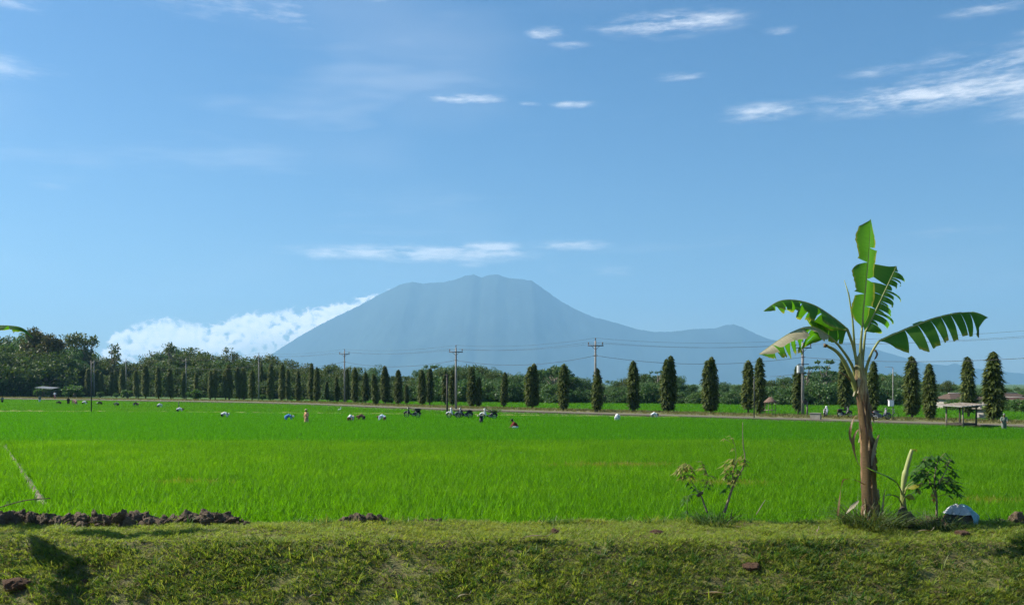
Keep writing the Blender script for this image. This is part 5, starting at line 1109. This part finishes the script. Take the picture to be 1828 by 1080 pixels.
bp = G(1757, 746, .40); bx_ = empty('pump_house', bp, R(14), 'small whitewashed pump house with slab lid right of the shelter', 'hut')
m = MB(); m.box((0, 0, .45), (1.05, .95, .9)); m.build('wall', M_wall, bx_, smooth=False); m = MB(); m.box((-.1, 0, .94), (1.6, 1.25, .07)); m.build('lid', M_lip, bx_, smooth=False); m = MB(); m.box((.15, -.485, .38), (.4, .03, .7)); m.build('door', M_bike_grey, bx_, smooth=False)
m = MB(); m.box((-.42, .1, 1.15), (.16, .16, .40)); m.build('pipe_stub', M_wall, bx_, smooth=False)
cb = G(1456, 748, .40); e = empty('concrete_block', cb, R(-30), 'pale concrete sluice block at the near side of the road', 'block'); m = MB(); m.box((0, 0, .26), (.95, .6, .56)); m.build('block', M_lip, e, smooth=False); m = MB(); m.box((0, 0, .57), (1.03, .68, .06)); m.build('cap_slab', M_lip, e, smooth=False)
tp = G(859, 759, 0); e = empty('marker_post', tp, R(15), 'short black post with pale cap in the paddy below the loaded motorbike', 'post'); m = MB(); m.tube([(0, 0, -.2), (0, 0, .84)], .17, 12); m.build('shaft', M_black, e); m = MB(); m.box((-.06, 0, .89), (.58, .42, .09)); m.build('cap', M_lip, e, smooth=False)
lp = G(1594, 749, .45); e = empty('lamp_post', lp, 0, 'thin post carrying a small white meter box right of the banana', 'post'); m = MB(); m.tube([(0, 0, -.3), (0, 0, 4.9)], [.05, .035], 7); m.build('shaft', M_concrete, e); m = MB(); m.box((-.22, -.1, 1.55), (.42, .30, .55)); b_ = m.build('meter_box', M_bike_white, e, smooth=False); m = MB(); m.box((-.22, -.1, 1.85), (.52, .38, .05)); m.build('box_roof', M_sheet, b_, smooth=False); m = MB(); m.tube([(0, 0, 4.88), (-.35, 0, 4.93), (-.75, 0, 4.90)], .022, 6); m.build('arm', M_concrete, e)
sp_ = G(1375, 741, .42); e = empty('roadside_stall', sp_, R(20), 'tiny roadside stall with brown thatch on thin legs', 'stall')
for sx in (-1, 1):
    for sy in (-1, 1): m = MB(); m.tube([(sx * .45, sy * .3, -.1), (sx * .45, sy * .3, 1.5)], .025, 6); m.build('leg', M_plank, e)
m = MB(); m.box((0, 0, .55), (1.1, .75, .05)); m.build('table_top', M_plank, e, smooth=False); m = MB(); m.tube([(0, 0, 1.35), (0, 0, 1.5), (0, 0, 1.95)], [.72, .62, .12], 12); m.build('thatch_roof', plain('thatch', (.17,.11,.085), .95, .4, 12, bump=.7), e)
bn = G(1407, 741, .42); e = empty('wooden_post', G(1441, 740, .42), 0, 'short wooden post with dark box right of the transformer pole', 'post'); m = MB(); m.tube([(0, 0, -.2), (0, 0, 1.45)], .09, 8); m.build('shaft', M_plank, e); m = MB(); m.box((-.3, 0, 1.42), (.42, .3, .3)); m.build('box', M_plank_d, e, smooth=False)
sh = G(84, 709, .4); e = empty('shed', sh, R(-6), 'tin roofed open shed against the wood at far left', 'shed')
for sx in (-1, 1):
    for sy in (-1, 1): m = MB(); m.tube([(sx * 1.9, sy * 1.2, -.1), (sx * 1.9, sy * 1.2, 2.3)], .07, 6); m.build('post', M_plank_d, e)
m = MB(); m.box((0, 0, 2.42), (4.6, 3.4, .06), rot=Euler((R(6), R(4), 0))); m.build('roof', plain('tin_roof', (.12,.14,.16), .8, .2, 2), e, smooth=False); m = MB(); m.box((.8, -.9, .45), (1.8, .5, .08)); m.build('bench', M_lip, e, smooth=False)
eg = G(606, 737, 0); e = empty('egret', eg, R(30), 'white egret standing in the paddy beyond the farmers', 'bird')
m = MB(); m.tube([(-.22, 0, .40), (-.08, 0, .46), (.10, 0, .48), (.17, 0, .52), (.20, 0, .64), (.15, 0, .72), (.20, 0, .82), (.27, 0, .84)], [.02, .085, .09, .05, .03, .026, .026, .03], 10); o = m.build('body', M_bike_white, e); q = o.modifiers.new('smooth', 'SUBSURF'); q.render_levels = 1; q.levels = 1
m = MB(); m.tube([(.28, 0, .84), (.38, 0, .815)], [.014, .003], 6); m.build('beak', M_ban_yel, e)
for y in (-.03, .03): m = MB(); m.tube([(.02, y, .42), (.04, y, .22), (.0, y, .0)], .010, 5); m.tube([(-.02, y, .01), (.07, y, .005)], .008, 4); m.build('leg', M_black, e)

# ------------------------------------------------------------------ mud heaps, sack, litter on the bank
M_clod = plain('dug_mud', (.155,.112,.070), .9, .5, 4, bump=1.0)
def clod_mesh(seed, sharp=.35, m=None):
    bm = bmesh.new(); bmesh.ops.create_icosphere(bm, subdivisions=3, radius=1.0); o = Vector((seed * 3.7, seed * 1.3, 0))
    for v in bm.verts:
        n1 = mnoise.noise(v.co * 1.3 + o); n2 = mnoise.noise(v.co * 3.1 + o); n3 = mnoise.noise(v.co * 7 + o); v.co *= 1 + sharp * n1 + .6 * sharp * abs(n2) + .22 * n3
        v.co.z *= .75
    me = bpy.data.meshes.new('clod'); bm.to_mesh(me); bm.free(); me.materials.append(m or M_clod); return me
clods = [clod_mesh(i, .45) for i in range(5)]
def heap(x0, x1, dd, n_, hmax, label, seed, smin=.025, smax=.12):
    r = random.Random(seed); cx_ = ((x0 + x1) / 2 - CX) / F * dd; base = Vector((cx_, dd, float(bank_z(cx_, dd)))); e = empty('mud_heap', base, 0, label, 'mud')
    for i in range(n_):
        u = r.random(); px = x0 + (x1 - x0) * u; X = (px - CX) / F * dd; yy = dd + r.gauss(0, .16); s = r.uniform(smin, smax) * (1.25 if r.random() < .12 else 1)
        z = float(bank_z(X, yy)) + abs(r.gauss(0, 1)) * hmax * .38 * math.sin(math.pi * min(1, max(.12, u))) ** .4 + s * .2
        o = link('clod', clods[r.randrange(5)], e, Vector((X, yy, z)) - base); o.rotation_euler = (r.random() * 6, r.random() * 6, r.random() * 6); o.scale = (s * r.uniform(.8, 1.4), s * r.uniform(.8, 1.3), s * r.uniform(.6, 1.0))
heap(-40, 130, 20.25, 210, .22, 'dark heap of dug mud clods at the left edge of the bank', 1); heap(125, 330, 20.35, 240, .19, 'long ridge of dark mud clods left of the small heap', 2); heap(335, 420, 20.3, 84, .20, 'small peaked mud heap at the right end of the clod ridge', 3)
heap(608, 690, 20.55, 34, .12, 'flat patch of mud clods at the rice edge, left one', 4, .04, .11); heap(725, 800, 20.5, 24, .10, 'flat patch of mud clods at the rice edge, right one', 5, .03, .09); heap(1780, 1850, 20.4, 36, .16, 'dark mud heap at the right edge of the bank', 6); heap(1640, 1700, 20.2, 26, .08, 'dark broken soil in front of the sack', 7, .04, .10); heap(425, 450, 20.2, 5, .04, 'few loose mud crumbs right of the peaked heap', 8, .04, .07)
M_soil_clod = plain('red_brown_clod', (.11,.06,.035), .95, .4, 6, bump=1)
cm2 = [clod_mesh(20 + i, .35, M_soil_clod) for i in range(3)]
for i, (x, y, s, lab) in enumerate([(30, 1035, .20, 'brown earth clod at the lower left corner in leaf shade'), (1340, 1012, .15, 'lone brown earth clod on the slope at right'), (150, 1040, .08, 'small clod in the shaded lower left slope'), (1172, 953, .11, 'reddish clod on the bank path left of the sparse shrub'), (1718, 956, .13, 'reddish clod on the bank below the sack'), (990, 950, .09, 'small dark clod on the bank above the dry leaf')]):
    d = 17.0 if y > 1000 else 18.7
    for _ in range(8): q = W(x, y, d); zz = float(bank_z(q.x, d)); d += (q.z - zz) * 2.0
    q = W(x, y, d); o = link('earth_clod', cm2[i % 3], None, (q.x, d, float(bank_z(q.x, d)) + s * .25)); o.scale = (s * 1.25, s, s * .85); o.rotation_euler = (0, 0, i); tag(o, lab, 'clod')
# white and teal sack lying over a brown lump
sk = W(1712, 937, 20.35); sk.z = float(bank_z(sk.x, sk.y)); e = empty('sack', sk, R(8), 'white and teal plastic sack bulging beside the cassava', 'sack')
def dome(name, m, rx, ry, rz_, a0, a1, seed, thick=1.0, ofs=(0, 0, 0), tmax=96):
    mb = MB(); A, B = 30, 14
    for i in range(A + 1):
        ph = a0 + (a1 - a0) * i / A
        for j in range(B + 1):
            th = R(4) + R(tmax) * j / B; n_ = mnoise.noise(Vector((math.cos(ph) * 2.2 + seed, math.sin(ph) * 2.2, th * 2))) * .10 + mnoise.noise(Vector((ph * 6, th * 3, seed))) * .035
            rr = thick * (1 + n_); mb.v.append((ofs[0] + rx * rr * math.sin(th) * math.cos(ph), ofs[1] + ry * rr * math.sin(th) * math.sin(ph), ofs[2] + rz_ * rr * math.cos(th)))
    mb.f = [(i * (B + 1) + j, (i + 1) * (B + 1) + j, (i + 1) * (B + 1) + j + 1, i * (B + 1) + j + 1) for i in range(A) for j in range(B)]; return mb.build(name, m, e)
M_sack_w = plain('sack_white', (.46,.47,.47), .5, .15, 12, bump=.6); M_sack_t = plain('sack_teal', (.10,.30,.34), .5, .35, 8, bump=.5, col2=(.30,.45,.47)); M_sack_b = plain('sack_brown', (.075,.05,.038), .9, .4, 8, bump=.8)
dome('filling', M_sack_b, .33, .28, .29, 0, 2 * math.pi, 1, 1.0, (-.04, -.06, -.04)); dome('white_cloth', M_sack_w, .38, .34, .38, 0, 2 * math.pi, 2, 1.0, (.0, .0, 0), 58); dome('teal_cloth', M_sack_t, .39, .36, .375, R(-80), R(60), 3, 1.0, (.035, .0, 0), 98)
# dry leaves lying on the bank
def litter(px, py, L, rz, label, m=None, d0=18.6):
    d = d0
    for _ in range(8): q = W(px, py, d); d += (q.z - float(bank_z(q.x, d))) * 2.0
    q = W(px, py, d); q.z = float(bank_z(q.x, q.y)) + .06; e = empty('dry_leaf', q, R(rz), label, 'dry leaf'); a = Vector((-L / 2, 0, 0)); b = Vector((L / 2, 0, .04))
    dead([a, Vector((-L * .2, .03, .05)), Vector((L * .15, -.02, .07)), b], L * .28, rnd.random() * .5, 'blade', m or M_ban_dry, e); k = MB(); k.tube(resample([a, Vector((0, 0, .07)), b, b + Vector((L * .22, 0, .08))], 8), .008, 5); k.build('midrib', M_ban_tan, e)
litter(952, 966, .55, 8, 'curled dry banana leaf lying on the bank crest in the middle'); litter(1275, 1062, .50, -15, 'curled dry leaf low on the slope right of middle', None, 17); litter(826, 1070, .26, 30, 'pale dry scrap at the bottom edge of the slope', M_ban_tan, 17); litter(1648, 956, .34, 5, 'reddish brown dry leaf on the path below the cassava'); litter(1460, 955, .16, 60, 'tiny dry leaf on the bank path left of the banana'); litter(560, 1046, .2, 10, 'small dry leaf on the slope left of middle', None, 17)
# dry reed leaning in the rice, twig over the clods
k = MB(); k.tube([W(1350, 918, 21.6), W(1358, 905, 21.7), W(1366, 892, 21.8)], [.012, .010, .005], 5); tag(k.build('reed', M_ban_tan), 'pale dry reed leaning in the rice edge right of the sparse shrub', 'reed')
k = MB(); k.tube(resample([W(0, 905, 20.4), W(45, 893, 20.4), W(90, 889, 20.4)], 8), .012, 5); tag(k.build('twig', M_bark), 'thin dark twig lying over the mud heap at left', 'twig')

# ------------------------------------------------------------------ air
hb = MB(); hb.box((0, 7500, 945), (27600, 22600, 1895.2)); M_haze, _t, _o = mat('haze_air')
_v = _t.node('ShaderNodeVolumePrincipled'); _t.put(_v.inputs['Color'], (.27,.53,.83)); _v.inputs['Density'].default_value = 8.5e-5; _v.inputs['Anisotropy'].default_value = 0.15
_t.l.new(_v.outputs[0], _o.inputs['Volume'])
tag(hb.build('haze', M_haze, smooth=False), 'pale blue morning haze over the plain', 'haze', kind='stuff')
